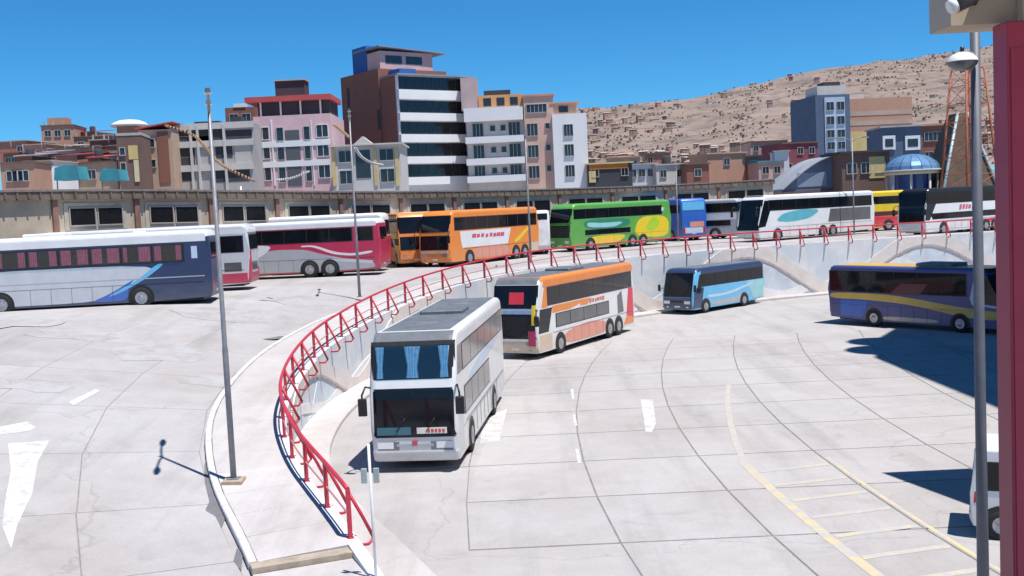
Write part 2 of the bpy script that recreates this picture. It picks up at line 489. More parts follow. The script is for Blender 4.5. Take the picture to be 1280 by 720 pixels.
# step at the near end of the walk and a lower landing
pa,na=wat(sA-.02,.1); pb,_=wat(sA-.02,SW)
ta=Vector((na.y,-na.x,0))
m=MB(); 
def stepbox(m,d0,d1,z0,z1):
    # d measured towards the camera from the end of the walk
    q=[pa-ta*d0,pb-ta*d0,pb-ta*d1,pa-ta*d1]
    vs=[(p.x,p.y,z0) for p in q]+[(p.x,p.y,z1) for p in q]
    m.add(vs,[(0,1,2,3),(7,6,5,4),(0,4,5,1),(1,5,6,2),(2,6,7,3),(3,7,4,0)])
zz=zr(pa.x,pa.y)
stepbox(m,0,.40,-.05,zz+.10)
m.build('step_edge', mat('step_painted_shade', (.36,.30,.235), .95, var=.25, scale=3), sw)  # the riser's brown shade is put into the step's colour
m=MB(); stepbox(m,.425,3.4,-.05,zz-.02); m.build('landing', M_walk, sw)

# ------------------------------------------------------------------ retaining wall with its wave relief
def wallmat():
    m = mat('mural_white', (.64,.64,.64), .85, var=.10, scale=1.2)
    nt = m.node_tree; b = nt.nodes['Principled BSDF']; src = b.inputs['Base Color'].links[0].from_socket
    tc = nt.nodes.new("ShaderNodeTexCoord")
    n = nt.nodes.new("ShaderNodeTexNoise"); n.inputs['Scale'].default_value = .35; n.inputs['Detail'].default_value = 4; n.inputs['Distortion'].default_value = 1.5
    nt.links.new(tc.outputs['Object'], n.inputs['Vector'])
    mr = nt.nodes.new("ShaderNodeMapRange"); mr.inputs[1].default_value = .45; mr.inputs[2].default_value = .6
    nt.links.new(n.outputs[0], mr.inputs[0])
    mx = nt.nodes.new("ShaderNodeMix"); mx.data_type='RGBA'
    nt.links.new(mr.outputs[0], mx.inputs[0]); nt.links.new(src, mx.inputs[6]); mx.inputs[7].default_value = (.54,.58,.62,1)
    nt.links.new(mx.outputs[2], b.inputs['Base Color']); return m
M_mural = wallmat()
rw = thing('retaining_wall', 'pale curved retaining wall with wave mural between upper and lower road', 'wall')
vs=[];fs=[]
SWa=s_at_y(18); SWb=WS[-1]-1
N=260
for k in range(N+1):
    s_=lerp(SWa,SWb,k/N)
    p,n_=wat(s_,0); q=p+n_*.25; z=zr(q.x,q.y)+.16
    vs += [(p.x,p.y,-.2),(p.x,p.y,z),(q.x,q.y,z),(q.x,q.y,-.2)]
for k in range(N):
    b=4*k; fs += [(b,b+4,b+5,b+1),(b+1,b+5,b+6,b+2),(b+2,b+6,b+7,b+3)]
fs += [(0,1,2,3),(4*N+3,4*N+2,4*N+1,4*N)]
MB().add(vs,fs).build('wall_body', M_mural, rw)
def wtop(s_):
    p,n_=wat(s_,.25); return zr(p.x,p.y)+.16
M_cream = mat('mural_cream', (.66,.60,.56), .85, var=.12, scale=1)
M_brown = mat('mural_brown_line', (.44,.37,.35), .85, var=.2)
M_pblue = mat('mural_pale_blue', (.54,.59,.64), .85, var=.18, scale=.9)
M_pwhite = mat('mural_bright_white', (.72,.71,.70), .85, var=.1, scale=.9)
def strip(name, sa, sb, flo, fhi, m, out, step=.35):
    vs=[];fs=[]; n=max(2,int((sb-sa)/step))
    for k in range(n+1):
        s_=lerp(sa,sb,k/n); H=wtop(s_)-.03
        lo=max(.0,min(H,flo(s_)*H)); hi=max(.0,min(H,fhi(s_)*H))
        p,n_=wat(s_,-out); q,_=wat(s_,.05)
        vs += [(p.x,p.y,lo),(p.x,p.y,hi),(q.x,q.y,hi),(q.x,q.y,lo)]
    for k in range(n):
        b=4*k; fs += [(b,b+4,b+5,b+1),(b+1,b+5,b+6,b+2),(b+3,b+7,b+4,b)]
    fs += [(0,1,2,3),(4*n+3,4*n+2,4*n+1,4*n)]
    return MB().add(vs,fs).build(name, m, rw)
PER=16.6
_g=G(1008,363); sm0=min(range(len(WC)),key=lambda i:(WC[i].x-_g.x)**2+(WC[i].y-_g.y)**2); sm0=WS[sm0]-PER*5.5
def wave(s_, ph=0.0): 
    x=((s_-sm0)/PER+ph)%1.0
    c_=.5+.5*math.cos(2*math.pi*x); return .06+.92*c_**.75
kk=0
s_=SWa+2
while s_ < SWb-PER:
    e=s_+PER
    strip('cream_wave', s_, e, lambda q: wave(q)-.14, lambda q: wave(q)+.13, M_cream, .05)
    strip('brown_outline', s_, e, lambda q: wave(q)-.185, lambda q: wave(q)-.14, M_brown, .065)
    strip('white_wave', s_, e, lambda q: wave(q,.28)*.6-.1, lambda q: min(wave(q,.28)*.6+.09, wave(q)-.2), M_pwhite, .03)
    strip('blue_field', s_+PER*.12, s_+PER*.62, lambda q: .06, lambda q: min(.85,.5+.4*math.sin((q-sm0)*.9)) if wave(q)>.75 else max(.07,wave(q)-.26), M_pblue, .02)
    s_=e
# lower walk at the foot of the wall
vs=[];fs=[]; N=160
for k in range(N+1):
    s_=lerp(SWa,SWb,k/N)
    for o_,h in ((-.0,.15),(-1.25,.15),(-1.28,.12),(-1.28,-.05)):
        p,_=wat(s_,o_); vs.append((p.x,p.y,h))
for k in range(N):
    b=4*k
    for i in range(3): fs.append((b+i,b+i+1,b+5+i,b+4+i))
lw=struct(MB().add(vs,fs).build('lower_walk', M_walk))

# ------------------------------------------------------------------ railing
rl = thing('guard_railing', 'red steel railing with slanted braces following the curved wall top', 'railing')
def railpts(sa,sb,h,off=.12,st=.5):
    n=int((sb-sa)/st); out=[]
    for k in range(n+1):
        p,_=wat(lerp(sa,sb,k/n),off); out.append((p.x,p.y,zr(p.x,p.y)+.16+h))
    return out
ra=sA+.35; rb=s_at_y(90.3)
MB().tube(railpts(ra,rb,1.08),.052,8).build('top_rail', M_red, rl)
MB().tube(railpts(ra,rb,.5),.022,6).build('middle_rail', mat('faded_rail_paint',(.40,.20,.22),.6), rl)
pm=MB().box(-.045,.045,-.045,.045,0,1.07).box(-.07,.07,-.07,.07,-.005,.02)
bm_=MB()
bm_.tube([(0,0,1.04),(0,-.30,.42),(0,-.52,-.08)],.042,6).tube([(0,-.52,-.08),(0,-.40,-.2),(0,-.10,-.2)],.036,6)
pm_o=pm.build('post',M_red,rl); br_o=bm_.build('brace',M_red,rl)
k=0; s_=ra; first=True
while s_<rb:
    p,n_=wat(s_,.12); z=zr(p.x,p.y)+.16; rz=math.atan2(n_.y,n_.x)-math.pi/2
    if first: a,b=pm_o,br_o; first=False
    else: a,b=link('post',pm_o.data,rl),link('brace',br_o.data,rl)
    for o in (a,b): o.location=(p.x,p.y,z); o.rotation_euler=(0,0,rz)
    s_+=2.2
# ------------------------------------------------------------------ road markings (paint sheets on the slabs)
M_pyel = paint('worn_yellow_paint', (.55,.48,.30), CONC, .42)
M_pyel2 = paint('fresh_yellow_paint', (.60,.48,.22), CONC, .46)
M_pwh = paint('worn_white_paint', (.62,.615,.61), CONC, .5)
def mark(name, pts, m, ramp=False, parent=None):
    vs=[(p[0],p[1],(zr(p[0],p[1])+.036) if ramp else .027) for p in pts]
    return MB().add(vs,[tuple(range(len(vs)))]).build(name, m, parent, fix=False)
def ribbon(name, fn, y0, y1, w, m, parent):
    n=int((y1-y0)/1)+1; vs=[];fs=[]
    for k in range(n+1):
        y=lerp(y0,y1,k/n); x=fn(y); vs += [(x-w/2,y,.027),(x+w/2,y,.027)]
    for k in range(n): fs.append((2*k,2*k+1,2*k+3,2*k+2))
    return MB().add(vs,fs).build(name,m,parent,fix=False)
ribbon('yellow_line', lambda y: lane(3,y)+.14, 20, 31, .13, M_pyel2, yd)
ribbon('yellow_line', lambda y: lane(3,y)-2.3-.004*(y-24), 19, 31, .26, M_pyel2, yd)
ribbon('yellow_line', lambda y: lane(3,y)-2.3+.12*(y-31), 31, 44, .2, M_pyel, yd)
for k in range(7):
    y=20.6+1.5*k
    xa=lane(3,y)-2.15; xb=lane(3,y+.7)-.05
    mark('hatch_bar', [(xa,y),(xb,y+.5),(xb,y+.74),(xa,y+.24)], M_pyel, parent=yd)
def pxmark(name, pp, m, ramp=False, parent=None):
    pts=[(Gr(*p) if ramp else G(*p)) for p in pp]
    return mark(name,[(q.x,q.y) for q in pts],m,ramp,parent)
pxmark('lane_arrow', [(801,500),(816,500),(820,530),(815,541),(807,541)][::-1], M_pwh, parent=yd)
for c in ([(716,519),(719,519),(722,533),(718,533)],[(719,562),(723,562),(727,580),(722,580)],[(713,487),(717,487),(718,500),(715,500)]):
    pxmark('lane_dash', c, M_pwh, parent=yd)
pxmark('white_patch', [(604,522),(634,512),(624,552),(600,556)], paint('rubbed_white_paint',(.62,.61,.6),CONC,.45), parent=yd)
pxmark('lane_arrow', [(10,556),(62,553),(47,580),(40,620),(22,660),(14,689),(3,660),(8,620),(14,590)], M_pwh, True, up)
pxmark('lane_dash', [(86,504),(119,488),(126,490),(92,509)], M_pwh, True, up)
pxmark('lane_dash', [(-6,537),(34,529),(45,536),(36,541),(-6,547)], M_pwh, True, up)
pxmark('wet_patch', [(256,580),(272,600),(290,625),(282,650),(270,684),(242,684),(252,650),(262,630),(256,605)], mat('wet_concrete',(.17,.16,.165),.6,var=.15,scale=3), True, up)
pxmark('wet_patch', [(296,688),(304,690),(302,716),(292,706)], mat('wet_concrete',(.17,.16,.165)), True, up)
# oil stains under the parked coaches
random.seed(3)
M_oil=paint('oil_stain',(.31,.29,.275),(.40,.385,.385),.46,.8)
for (x,y,r) in ((-14,42,1.6),(-18,44,1.2),(-10,38,1.1),(-13,51,1.8),(-22,46,1.5),(-11,56,1.4),(-16,36,.9)):
    pts=[]
    for k in range(14):
        a=2*math.pi*k/14; rr=r*random.uniform(.6,1.2); pts.append((x+rr*1.6*math.cos(a),y+rr*math.sin(a)))
    mark('oil_stain',pts,M_oil,True,up)
# manhole on the ramp
q=Gr(341,424); z=zr(q.x,q.y)+.034
mh=thing('manhole_cover','round iron manhole cover set in the ramp concrete','manhole cover',(q.x,q.y,z),0)
MB().lathe([(0,.012),(.40,.012),(.41,0)],24).build('lid',mat('cast_iron',(.22,.21,.20),.7,.3,var=.3,scale=20),mh)
MB().lathe([(.42,0),(.42,.014),(.5,.014),(.51,0)],24).build('frame',mat('iron_frame',(.17,.165,.16),.7,.3),mh)

# ------------------------------------------------------------------ street lamps
def lamp(label, x, y, z, H=10.2, arm_rz=None, group='tall grey lamp posts of the terminal', r=.062, plinth=True):
    t=thing('street_lamp',label,'lamp post',(x,y,z),0,group)
    if plinth: MB().cbox(-.26,.26,-.26,.26,-.05,.10,.02).build('plinth',mat('ochre_plinth',(.38,.30,.22),.9,var=.2),t)
    MB().box(-.15,.15,-.15,.15,.10,.125).build('base_plate',M_galv,t)
    MB().tube([(0,0,.1),(0,0,H*.35),(0,0,H*.36),(0,0,H)],[r*1.25,r*1.2,r,r*.75],12).build('pole',M_galv,t)
    if arm_rz is not None:
        for s in (0,math.pi):
            c,q=math.cos(arm_rz+s),math.sin(arm_rz+s)
            a=MB().tube([(0,0,H-.35),(c*.3,q*.3,H-.1),(c*.75,q*.75,H+.02),(c*1.05,q*1.05,H+.03)],.035,8).build('arm',M_galv,t)
            m=MB()
            hx=[(.95,.04,.05),(1.1,.075,.07),(1.45,.075,.07),(1.62,.04,.04)]
            vs=[]
            for d,w,h in hx:
                for (e,zz) in ((-w,-.04),(w,-.04),(w*.7,h),(-w*.7,h)):
                    vs.append((c*d-q*e,q*d+c*e,H+.02+zz))
            fs=[(3,2,1,0),(12,13,14,15)]
            for k in range(3):
                for i in range(4): j=(i+1)%4; fs.append((4*k+i,4*k+j,4*k+4+j,4*k+4+i))
            h=m.add(vs,fs).build('lamp_head',mat('lamp_housing',(.16,.17,.19),.5,.3),t)
            MB().box(-.16,.16,-.09,.09,-.035,-.021).build('lens',M_lens,h).matrix_local=Matrix.Translation((c*1.28,q*1.28,H))@Matrix.Rotation(arm_rz+s,4,'Z')
    return t
p=Gr(293,611); aim=math.atan2(p.y,p.x)
lamp('tall grey steel lamp post on sandy plinth at the near sidewalk kerb',p.x,p.y,zr(p.x,p.y)+.155,9.8,aim)
p=Gr(450,377); lamp('grey lamp post on the curved sidewalk before the crimson silver coach',p.x,p.y,zr(p.x,p.y)+.15,9.75,math.atan2(p.y,p.x),plinth=False)
p=Gr(664,333); lamp('grey lamp post rising behind railing in front of orange and white coach',p.x,p.y,zr(p.x,p.y)+.15,8.6,math.atan2(p.y,p.x),plinth=False)
p=P(1068,300,97); lamp('twin armed lamp post beside the white roofed turquoise coach',p.x,p.y,ZP,8.7,.12,plinth=False)
p=P(848,300,101); lamp('slim lamp post behind the railing beside the blue coach end',p.x,p.y,ZP,7.0,math.atan2(p.y,p.x),plinth=False)
# near lamp by the camera building, with a dome light on a bracket
q=P(1224,400,16.0)
t=thing('street_lamp','thick grey steel post with white dome light beside the crimson pillar','lamp post',(q.x,q.y,.02),0)
MB().tube([(0,0,0),(0,0,4),(0,0,11.2)],[.095,.08,.068],14).build('pole',mat('dull_grey_post_paint',(.11,.115,.135),.55,.1,var=.15),t)
MB().box(-.2,.2,-.2,.2,0,.03).build('base_plate',M_galv,t)
d=P(1203,76,15.75); dx,dy,dz=d.x-q.x,d.y-q.y,d.z-.02
MB().tube([(0,0,dz+.12),(dx,dy,dz+.14)],.02,8).build('bracket',M_galv,t)
MB().lathe([(0,.125),(.07,.12),(.15,.085),(.2,.03),(.215,-.01)],20,org=(dx,dy,dz)).build('dome_cap',mat('white_enamel',(.8,.8,.78),.35),t)
MB().lathe([(.215,-.012),(.2,-.06),(.14,-.12),(.06,-.14),(0,-.142)],20,org=(dx,dy,dz)).build('dome_bowl',mat('smoked_bowl',(.10,.10,.11),.25,spec=.6),t)
MB().tube([(dx,dy,dz+.12),(dx,dy,dz+.2)],.03,8).build('finial',M_black,t)
# white pole with small sign plates at the end of the railing
q=P(463,600,21.0); t=thing('sign_pole','thin white pole with two small grey plates by the railing end','sign pole',(q.x,q.y,.3),0)
MB().tube([(0,0,0),(0,0,q.z+.42)],.028,8).build('pole',mat('white_pole_paint',(.72,.72,.72),.5),t)
for s,nm in ((-1,0),(1,0)):
    MB().cbox(s*.1-.06+s*.02,s*.1+.06+s*.02,-.02,.02,q.z-.36,q.z-.06,.012).build('plate',mat('grey_green_plate',(.34,.40,.40),.5,var=.1),t)
# thin white pole among the upper coaches
q=Gr(308,342); t=thing('flag_pole','thin white pole standing before the crimson coach and blue coach','pole',(q.x,q.y,zr(q.x,q.y)+.02),0)
MB().tube([(0,0,0),(0,0,6.4)],.06,8).build('shaft',mat('white_pole_paint',(.72,.72,.72)),t)
MB().cbox(-.2,.2,-.2,.2,0,.12,.02).build('foot',M_kerb,t)

# ------------------------------------------------------------------ the building we look out of: crimson pillar and roof slab
p0=P(1262,300,10.0); zt=P(1240,27,10.0).z
t=thing('pillar','crimson painted steel pillar holding up the beige concrete slab','pillar',(p0.x,10.0,0),0)
M_crim=mat('crimson_paint',(.42,.035,.075),.45,var=.12,scale=2)
m=MB(); m.cbox(0,.24,0,.3,0,zt,.012); m.build('shaft',M_crim,t)
MB().box(.03,.21,-.012,-.0005,.3,zt-.25).build('front_plate',M_crim,t)
MB().box(-.06,.30,-.06,.36,0,.02).build('base_plate',M_galv,t)
sl=thing('roof_slab','beige concrete roof slab edge overhead with a small floodlight','roof slab',(0,0,0),0)
a=P(1162,43,10.85); zb=a.z
MB().box(a.x,9,10.33,10.85,zb,zb+.75).build('slab',mat('beige_concrete',(.52,.43,.33),.9,var=.16,scale=1.2,bump=.3),sl)
MB().box(p0.x+.245,9,10.2,10.329,zb-.22,zb+.8).build('beam',mat('beige_concrete',(.52,.43,.33)),sl)
MB().box(a.x+.35,9.2,2.5,10.32,zb+.46,zb+.74).build('shade_deck',mat('beige_concrete',(.52,.43,.33)),sl)  # unseen deck, added to keep the pillar in shade
fl=thing('floodlight','black floodlight with white lens bolted to roof slab corner','floodlight',(a.x+.12,10.32,zb+.2),0)
MB().tube([(.10,.0,0),(.05,-.1,.03)],.03,8).build('bracket',M_black,fl)
MB().tube([(.10,-.14,.06),(-.05,-.14,.0),(-.14,-.14,-.035)],[.05,.075,.08],12).build('housing',mat('floodlight_housing',(.06,.055,.055),.5),fl)
MB().tube([(-.141,-.14,-.0355),(-.20,-.14,-.06)],[.078,.06],12).build('lens',M_lens,fl)

# tall terminal block right of the yard (stands outside the view and shades the coach and yard)
tb=thing('terminal_block','tall dark terminal block at the side of the lower yard behind the pillar','building',(0,0,0),0)
MB().prism([(25.2,14),(46,14),(46,58),(33,58),(27.4,48.6),(25.2,42.4)],lambda p,q,h:(p,q,h),32).build('wall',mat('dark_facade',(.05,.05,.06),.5,var=.2),tb)
for k in range(2):
    MB().lathe([(0,31.2),(1.6,31.2),(1.6,32.6),(0,32.6)],20,org=(27.4-1.0*k,47.6-2.9*k,0)).build('shadow_drum',mat('dark_facade',(.05,.05,.06)),tb)  # unseen drums, added to scallop the edge of the block's shadow
MB().add([(12.7,26.7,10.3),(25.19,26.7,10.3),(25.19,12,10.3),(16.8,12,10.3),(12.7,26.7,10.6),(25.19,26.7,10.6),(25.19,12,10.6),(16.8,12,10.6)],
         [(3,2,1,0),(4,5,6,7),(0,1,5,4),(1,2,6,5),(2,3,7,6),(3,0,4,7)]).build('canopy',mat('beige_concrete',(.52,.43,.33)),tb)
for k in range(4): MB().tube([(17.5+2.3*k,14,0.02),(17.5+2.3*k,14,10.3)],.2,12).build('column',M_crim,tb)
# ================================================================== COACHES
WHEEL={}
def wheel_data(r):
    if r in WHEEL: return WHEEL[r]
    w=.30
    ty=MB().lathe([(r*.56,0),(r*.9,-.005),(r*.98,.02),(r,.07),(r,w-.07),(r*.98,w-.02),(r*.9,w),(r*.56,w)],22,'y')
    ri=MB().lathe([(r*.575,.002),(r*.55,-.002),(r*.5,.008),(r*.36,.011),(r*.26,.006),(r*.2,-.012),(r*.14,-.03),(0,-.032)],18,'y')
    for k in range(8):
        a=2*math.pi*k/8; ri.tube([(r*.3*math.cos(a),.01,r*.3*math.sin(a)),(r*.3*math.cos(a),-.012,r*.3*math.sin(a))],.018,6)
    to=ty.build('tyre',M_tyre); ro=ri.build('rim',M_rim)
    WHEEL[r]=(to.data,ro.data); bpy.data.objects.remove(to); bpy.data.objects.remove(ro)
    return WHEEL[r]

def coach(label, F, Rr, side, zg, L=12.5, W=2.55, H=3.6, body=M_white, wheels=(2.6,8.6), rw=.5, front=None, rear=None,
          bands=(), polys=(), fpan=(), rpan=(), mirrors='arm', roof=None, name='coach', cat='bus', group='coaches parked at the terminal',
          roofbits=(), rcor=.2, mirz=2.5, lamps=True, clear=.32, headcol=M_lens, from_front=True, tilt=0.0, sidecol=None, roofcol=None):
    h=Vector((F[0]-Rr[0],F[1]-Rr[1],0)).normalized(); left=Vector((-h.y,h.x,0))
    base=Vector((F[0],F[1],0)) if from_front else Vector((Rr[0],Rr[1],0))+h*L
    c=base-h*(L/2)-left*(side*W/2)
    t=thing(name,label,cat,(c.x,c.y,zg),math.atan2(h.y,h.x),group)
    if tilt: t.rotation_euler=(0,tilt,t.rotation_euler[2])
    front=front or [(-.10,clear),(0,.6),(0,1.1),(-.08,1.5),(-.30,H-.3),(-.5,H-.08),(-.75,H)]
    rear=rear or [(.08,clear+.1),(0,.75),(0,H*.6),(.06,H-.3),(.16,H-.08),(.35,H)]
    # ---- body: side profile with wheel arches, extruded and bevelled
    prof=[]
    arches=sorted([L/2-w for w in wheels])
    prof.append((-L/2+rear[0][0],rear[0][1]))
    ra=rw+.10
    for ax in arches:
        n=9; a0=math.asin(min(1,(clear-rw)/ra)) if clear<rw else 0
        for k in range(n+1):
            a=math.pi-a0-(math.pi-2*a0)*k/n
            prof.append((ax+ra*math.cos(a),rw+ra*math.sin(a) if k not in(0,n) else clear))
    prof += [(L/2+dx,z) for dx,z in front]
    prof += [(-L/2+dx,z) for dx,z in reversed(rear[1:])]
    bm=bmesh.new()
    va=[bm.verts.new((x,-W/2,z)) for x,z in prof]; vb=[bm.verts.new((x,W/2,z)) for x,z in prof]
    n=len(prof); bm.faces.new(va); bm.faces.new(vb[::-1])
    for i in range(n): j=(i+1)%n; bm.faces.new((va[j],va[i],vb[i],vb[j]))
    bm.edges.ensure_lookup_table()
    be=[]
    for e in bm.edges:
        a,b=e.verts
        if abs(a.co.y-b.co.y)<1e-6 and max(a.co.z,b.co.z)>clear+.25 and min(a.co.z,b.co.z)>=clear-.001:
            xm=(a.co.x+b.co.x)/2; zm=(a.co.z+b.co.z)/2
            if any(abs(xm-ax)<ra+.02 and zm<rw+ra+.02 for ax in arches) and zm<rw+ra+.05: continue
            be.append(e)
    bmesh.ops.bevel(bm,geom=be,offset=rcor,segments=4,profile=.5,affect='EDGES',clamp_overlap=True)
    bmesh.ops.recalc_face_normals(bm,faces=bm.faces)
    me=bpy.data.meshes.new('body'); bm.to_mesh(me); bm.free(); me.materials.append(body)
    if roofcol:
        me.materials.append(roofcol)
        for p in me.polygons:
            if p.center.z>H-.24 and abs(p.normal.y)<.99: p.material_index=1
    for p in me.polygons: p.use_smooth = abs(p.normal.y)<.97 and p.area<1.5
    link('body',me,t)
    # ---- chassis pan so that no daylight shows through
    MB().box(-L/2+.5,L/2-.5,-W/2+.38,W/2-.38,.25,clear+.35).build('chassis',M_black,t)
    # ---- wheel arches, wheels
    for w in wheels:
        for s in (-1,1):
            rr_=rw+.085; pts=[(L/2-w+rr_*math.cos(math.pi*k/12),rw+rr_*math.sin(math.pi*k/12)) for k in range(13)]
            pts=[(L/2-w+rr_,clear-.03)]+pts+[(L/2-w-rr_,clear-.03)]
            MB().prism(pts,lambda a,b,hh,s=s:(a,s*(W/2-.25+hh),b),.272).build('wheel_arch',M_black,t)
    td,rd=wheel_data(rw)
    for w in wheels:
        for s in (-1,1):
            o=link('wheel',td,t,(L/2-w,s*(W/2+.035),rw),0 if s<0 else math.pi)
            link('rim',rd,o)
    def xs(tf): return L/2-tf*L
    sides=(-1,1)
    # ---- flat livery pieces on the sides
    if sidecol:
        sm_,zt_,t0_,t1_=sidecol
        polys=[('side_panel',sm_,[(t0_,clear+.03),(t1_,clear+.1),(t1_,zt_),(t0_+.012,zt_)],.0025)]+list(polys)
    if L>10:
        for w0 in [.18+.075*k for k in range(9)]:
            if all(abs(w0*L-w)>rw+.2 for w in wheels): polys=list(polys)+[('panel_seam',M_black,[(w0,clear+.08),(w0+.0011,clear+.08),(w0+.0011,1.18),(w0,1.18)],.0095)]
        polys=list(polys)+[('panel_seam',M_black,[(.14,1.18),(.97,1.18),(.97,1.193),(.14,1.193)],.0095)]
    for nm,m,pts,off in polys:
        if any(k in nm for k in ('sweep','wave','swoosh','stroke','flash','blaze','patch','_lower','yellow_tail','skirt','silver_side','teal_panel','red_stroke')) and len(pts)>3 and nm not in('crimson_flash',):
            for _ in range(2):
                q=[]
                for i in range(len(pts)):
                    (a0,b0),(a1,b1)=pts[i],pts[(i+1)%len(pts)]
                    q += [(a0*.8+a1*.2,b0*.8+b1*.2),(a0*.2+a1*.8,b0*.2+b1*.8)]
                pts=q
        for s in sides:
            MB().prism([(xs(a),z) for a,z in pts],lambda a,b,hh,s=s,off=off:(a,s*(W/2-.02+hh),b),.02+off).build(nm,m,t)
    # ---- windows
    for (t0,t1,z0,z1,npn,gm,extra) in bands:
        for s in sides:
            sl=extra.get('slant',0) ; 
            fr=MB().prism([(xs(t0)+.05+sl,z0-.04),(xs(t1)-.05,z0-.04),(xs(t1)-.05,z1+.04),(xs(t0)+.05,z1+.04)],lambda a,b,hh,s=s:(a,s*(W/2-.02+hh),b),.028).build('window_band',extra.get('band',M_black),t)
            X0,X1=xs(t0),xs(t1); pw=(X0-X1)/npn; g=extra.get('gap',.035)
            for k in range(npn):
                a=X0-k*pw-g; b=X0-(k+1)*pw+g
                MB().prism([(a+(sl if k==0 else 0),z0),(b,z0),(b,z1),(a,z1)],lambda a,b,hh,s=s:(a,s*(W/2+.0085+hh),b),.008 if 'curtain' not in extra else .05).build('window',gm if 'curtain' not in extra else M_clear,fr)
                if 'curtain' in extra:
                    rr=random.Random(k*7+int(L*10))
                    for (u0,u1) in ((.05,.05+rr.uniform(.12,.42)),(.95-rr.uniform(.12,.40),.95)):
                        cu=MB(); nn=8; vs=[];fs=[]
                        for q in range(nn+1):
                            x=lerp(a,b,lerp(u0,u1,q/nn)); yy=s*(W/2+.014+.016*(q%2)); vs += [(x,yy,z0+.06),(x,yy,z1-.02)]
                        for q in range(nn): fs.append((2*q,2*q+2,2*q+3,2*q+1))
                        cu.add(vs,fs).build('curtain',extra['curtain'],fr)
    # ---- panels wrapped round the front or rear end
    def endpan(nm,m,z0,z1,hw,off,fr=True,ysh=0.0,parent=None,curv=True,thick=.03):
        pr=[(L/2+dx,z) for dx,z in front] if fr else [(-L/2+dx,z) for dx,z in rear]
        def xf(z):
            if z<=pr[0][1]: return pr[0][0]
            for (xa,za),(xb,zb) in zip(pr,pr[1:]):
                if za<=z<=zb: return lerp(xa,xb,(z-za)/(zb-za+1e-9))
            return pr[-1][0]
        sg=1 if fr else -1
        hw=min(hw,W/2-.012)
        ys=[]; q=W/2-rcor
        lo,hi=ysh-hw,ysh+hw
        base=[lo,hi]+[y for y in (-q,q,-q-rcor*.4,q+rcor*.4,-q-rcor*.7,q+rcor*.7,-q-rcor*.9,q+rcor*.9) if lo<y<hi]
        ys=sorted(base); zs=[z0]+[z for _,z in pr if z0+.01<z<z1-.01]+[z1]
        vs=[]
        for lay in (off,off-thick):
            for z in zs:
                for y in ys:
                    e=max(0,abs(y)-q); dr=rcor-math.sqrt(max(0,rcor*rcor-e*e))
                    vs.append((xf(z)+sg*(lay-dr),y*(1+lay*.35),z))
        ny,nz=len(ys),len(zs); fs=[]; K=ny*nz
        for i in range(nz-1):
            for j in range(ny-1):
                a=i*ny+j; fs.append((a,a+1,a+ny+1,a+ny)); fs.append((K+a,K+a+ny,K+a+ny+1,K+a+1))
        for j in range(ny-1): fs += [(j,K+j,K+j+1,j+1),((nz-1)*ny+j,(nz-1)*ny+j+1,K+(nz-1)*ny+j+1,K+(nz-1)*ny+j)]
        for i in range(nz-1): fs += [(i*ny,(i+1)*ny,K+(i+1)*ny,K+i*ny),(i*ny+ny-1,K+i*ny+ny-1,K+(i+1)*ny+ny-1,(i+1)*ny+ny-1)]
        return MB().add(vs,fs).build(nm,m,parent or t)
    for a in fpan: endpan(*a[:6],True,*(a[6:]))
    for a in rpan: endpan(*a[:6],False,*(a[6:]))
    if lamps:
        for s in (-1,1):
            endpan('headlight',headcol,.72,.92,.24,.02,True,s*(W/2-.42))
            endpan('fog_lamp',M_lens,.45,.53,.09,.02,True,s*(W/2-.45))
            endpan('tail_lamp',M_redlens,.75,1.25,.10,.02,False,s*(W/2-.28))
        endpan('number_plate',mat('plate_white',(.7,.7,.68),.5),.47,.58,.22,.025,True)
        endpan('number_plate',mat('plate_white',(.7,.7,.68),.5),.62,.74,.22,.025,False)
        for s in (-.55,.35):
            w_=MB().tube([(L/2+.06,s,1.22),(L/2+.02,s+.28,1.62)],.012,5).build('wiper',M_black,t)
    if mirrors=='arm':
        for s in (-1,1):
            x0=L/2-.12; y0=s*(W/2-.05)
            a=MB().tube([(x0-.15,y0,mirz),(x0+.28,y0+s*.12,mirz+.12),(x0+.42,y0+s*.2,mirz-.1),(x0+.42,y0+s*.2,mirz-.25)],.03,6).build('mirror_arm',M_black,t)
            MB().cbox(x0+.36,x0+.47,y0+s*.2-.13,y0+s*.2+.13,mirz-.72,mirz-.2,.03).build('mirror',M_black,a)
    elif mirrors=='low':
        for s in (-1,1):
            x0=L/2-.25; y0=s*(W/2)
            a=MB().tube([(x0,y0-.02*s,mirz),(x0+.2,y0+s*.2,mirz)],.022,6).build('mirror_arm',M_black,t)
            MB().cbox(x0+.17,x0+.25,y0+s*.22-.1,y0+s*.22+.1,mirz-.2,mirz+.25,.02).build('mirror',M_black,a)
    if roof:
        e=rcor+.06
        MB().cbox(-L/2+.45,L/2-.95,-W/2+e,W/2-e,H-.02,H+.018,.012).build('roof_panel',roof,t)
    for (t0,t1,w,hh,m) in roofbits:
        MB().cbox(xs(t1),xs(t0),-w/2,w/2,H-.01,H+hh,.05).build('roof_hatch' if hh<.12 else 'air_conditioner',m,t)
    t['_L']=L
    return t

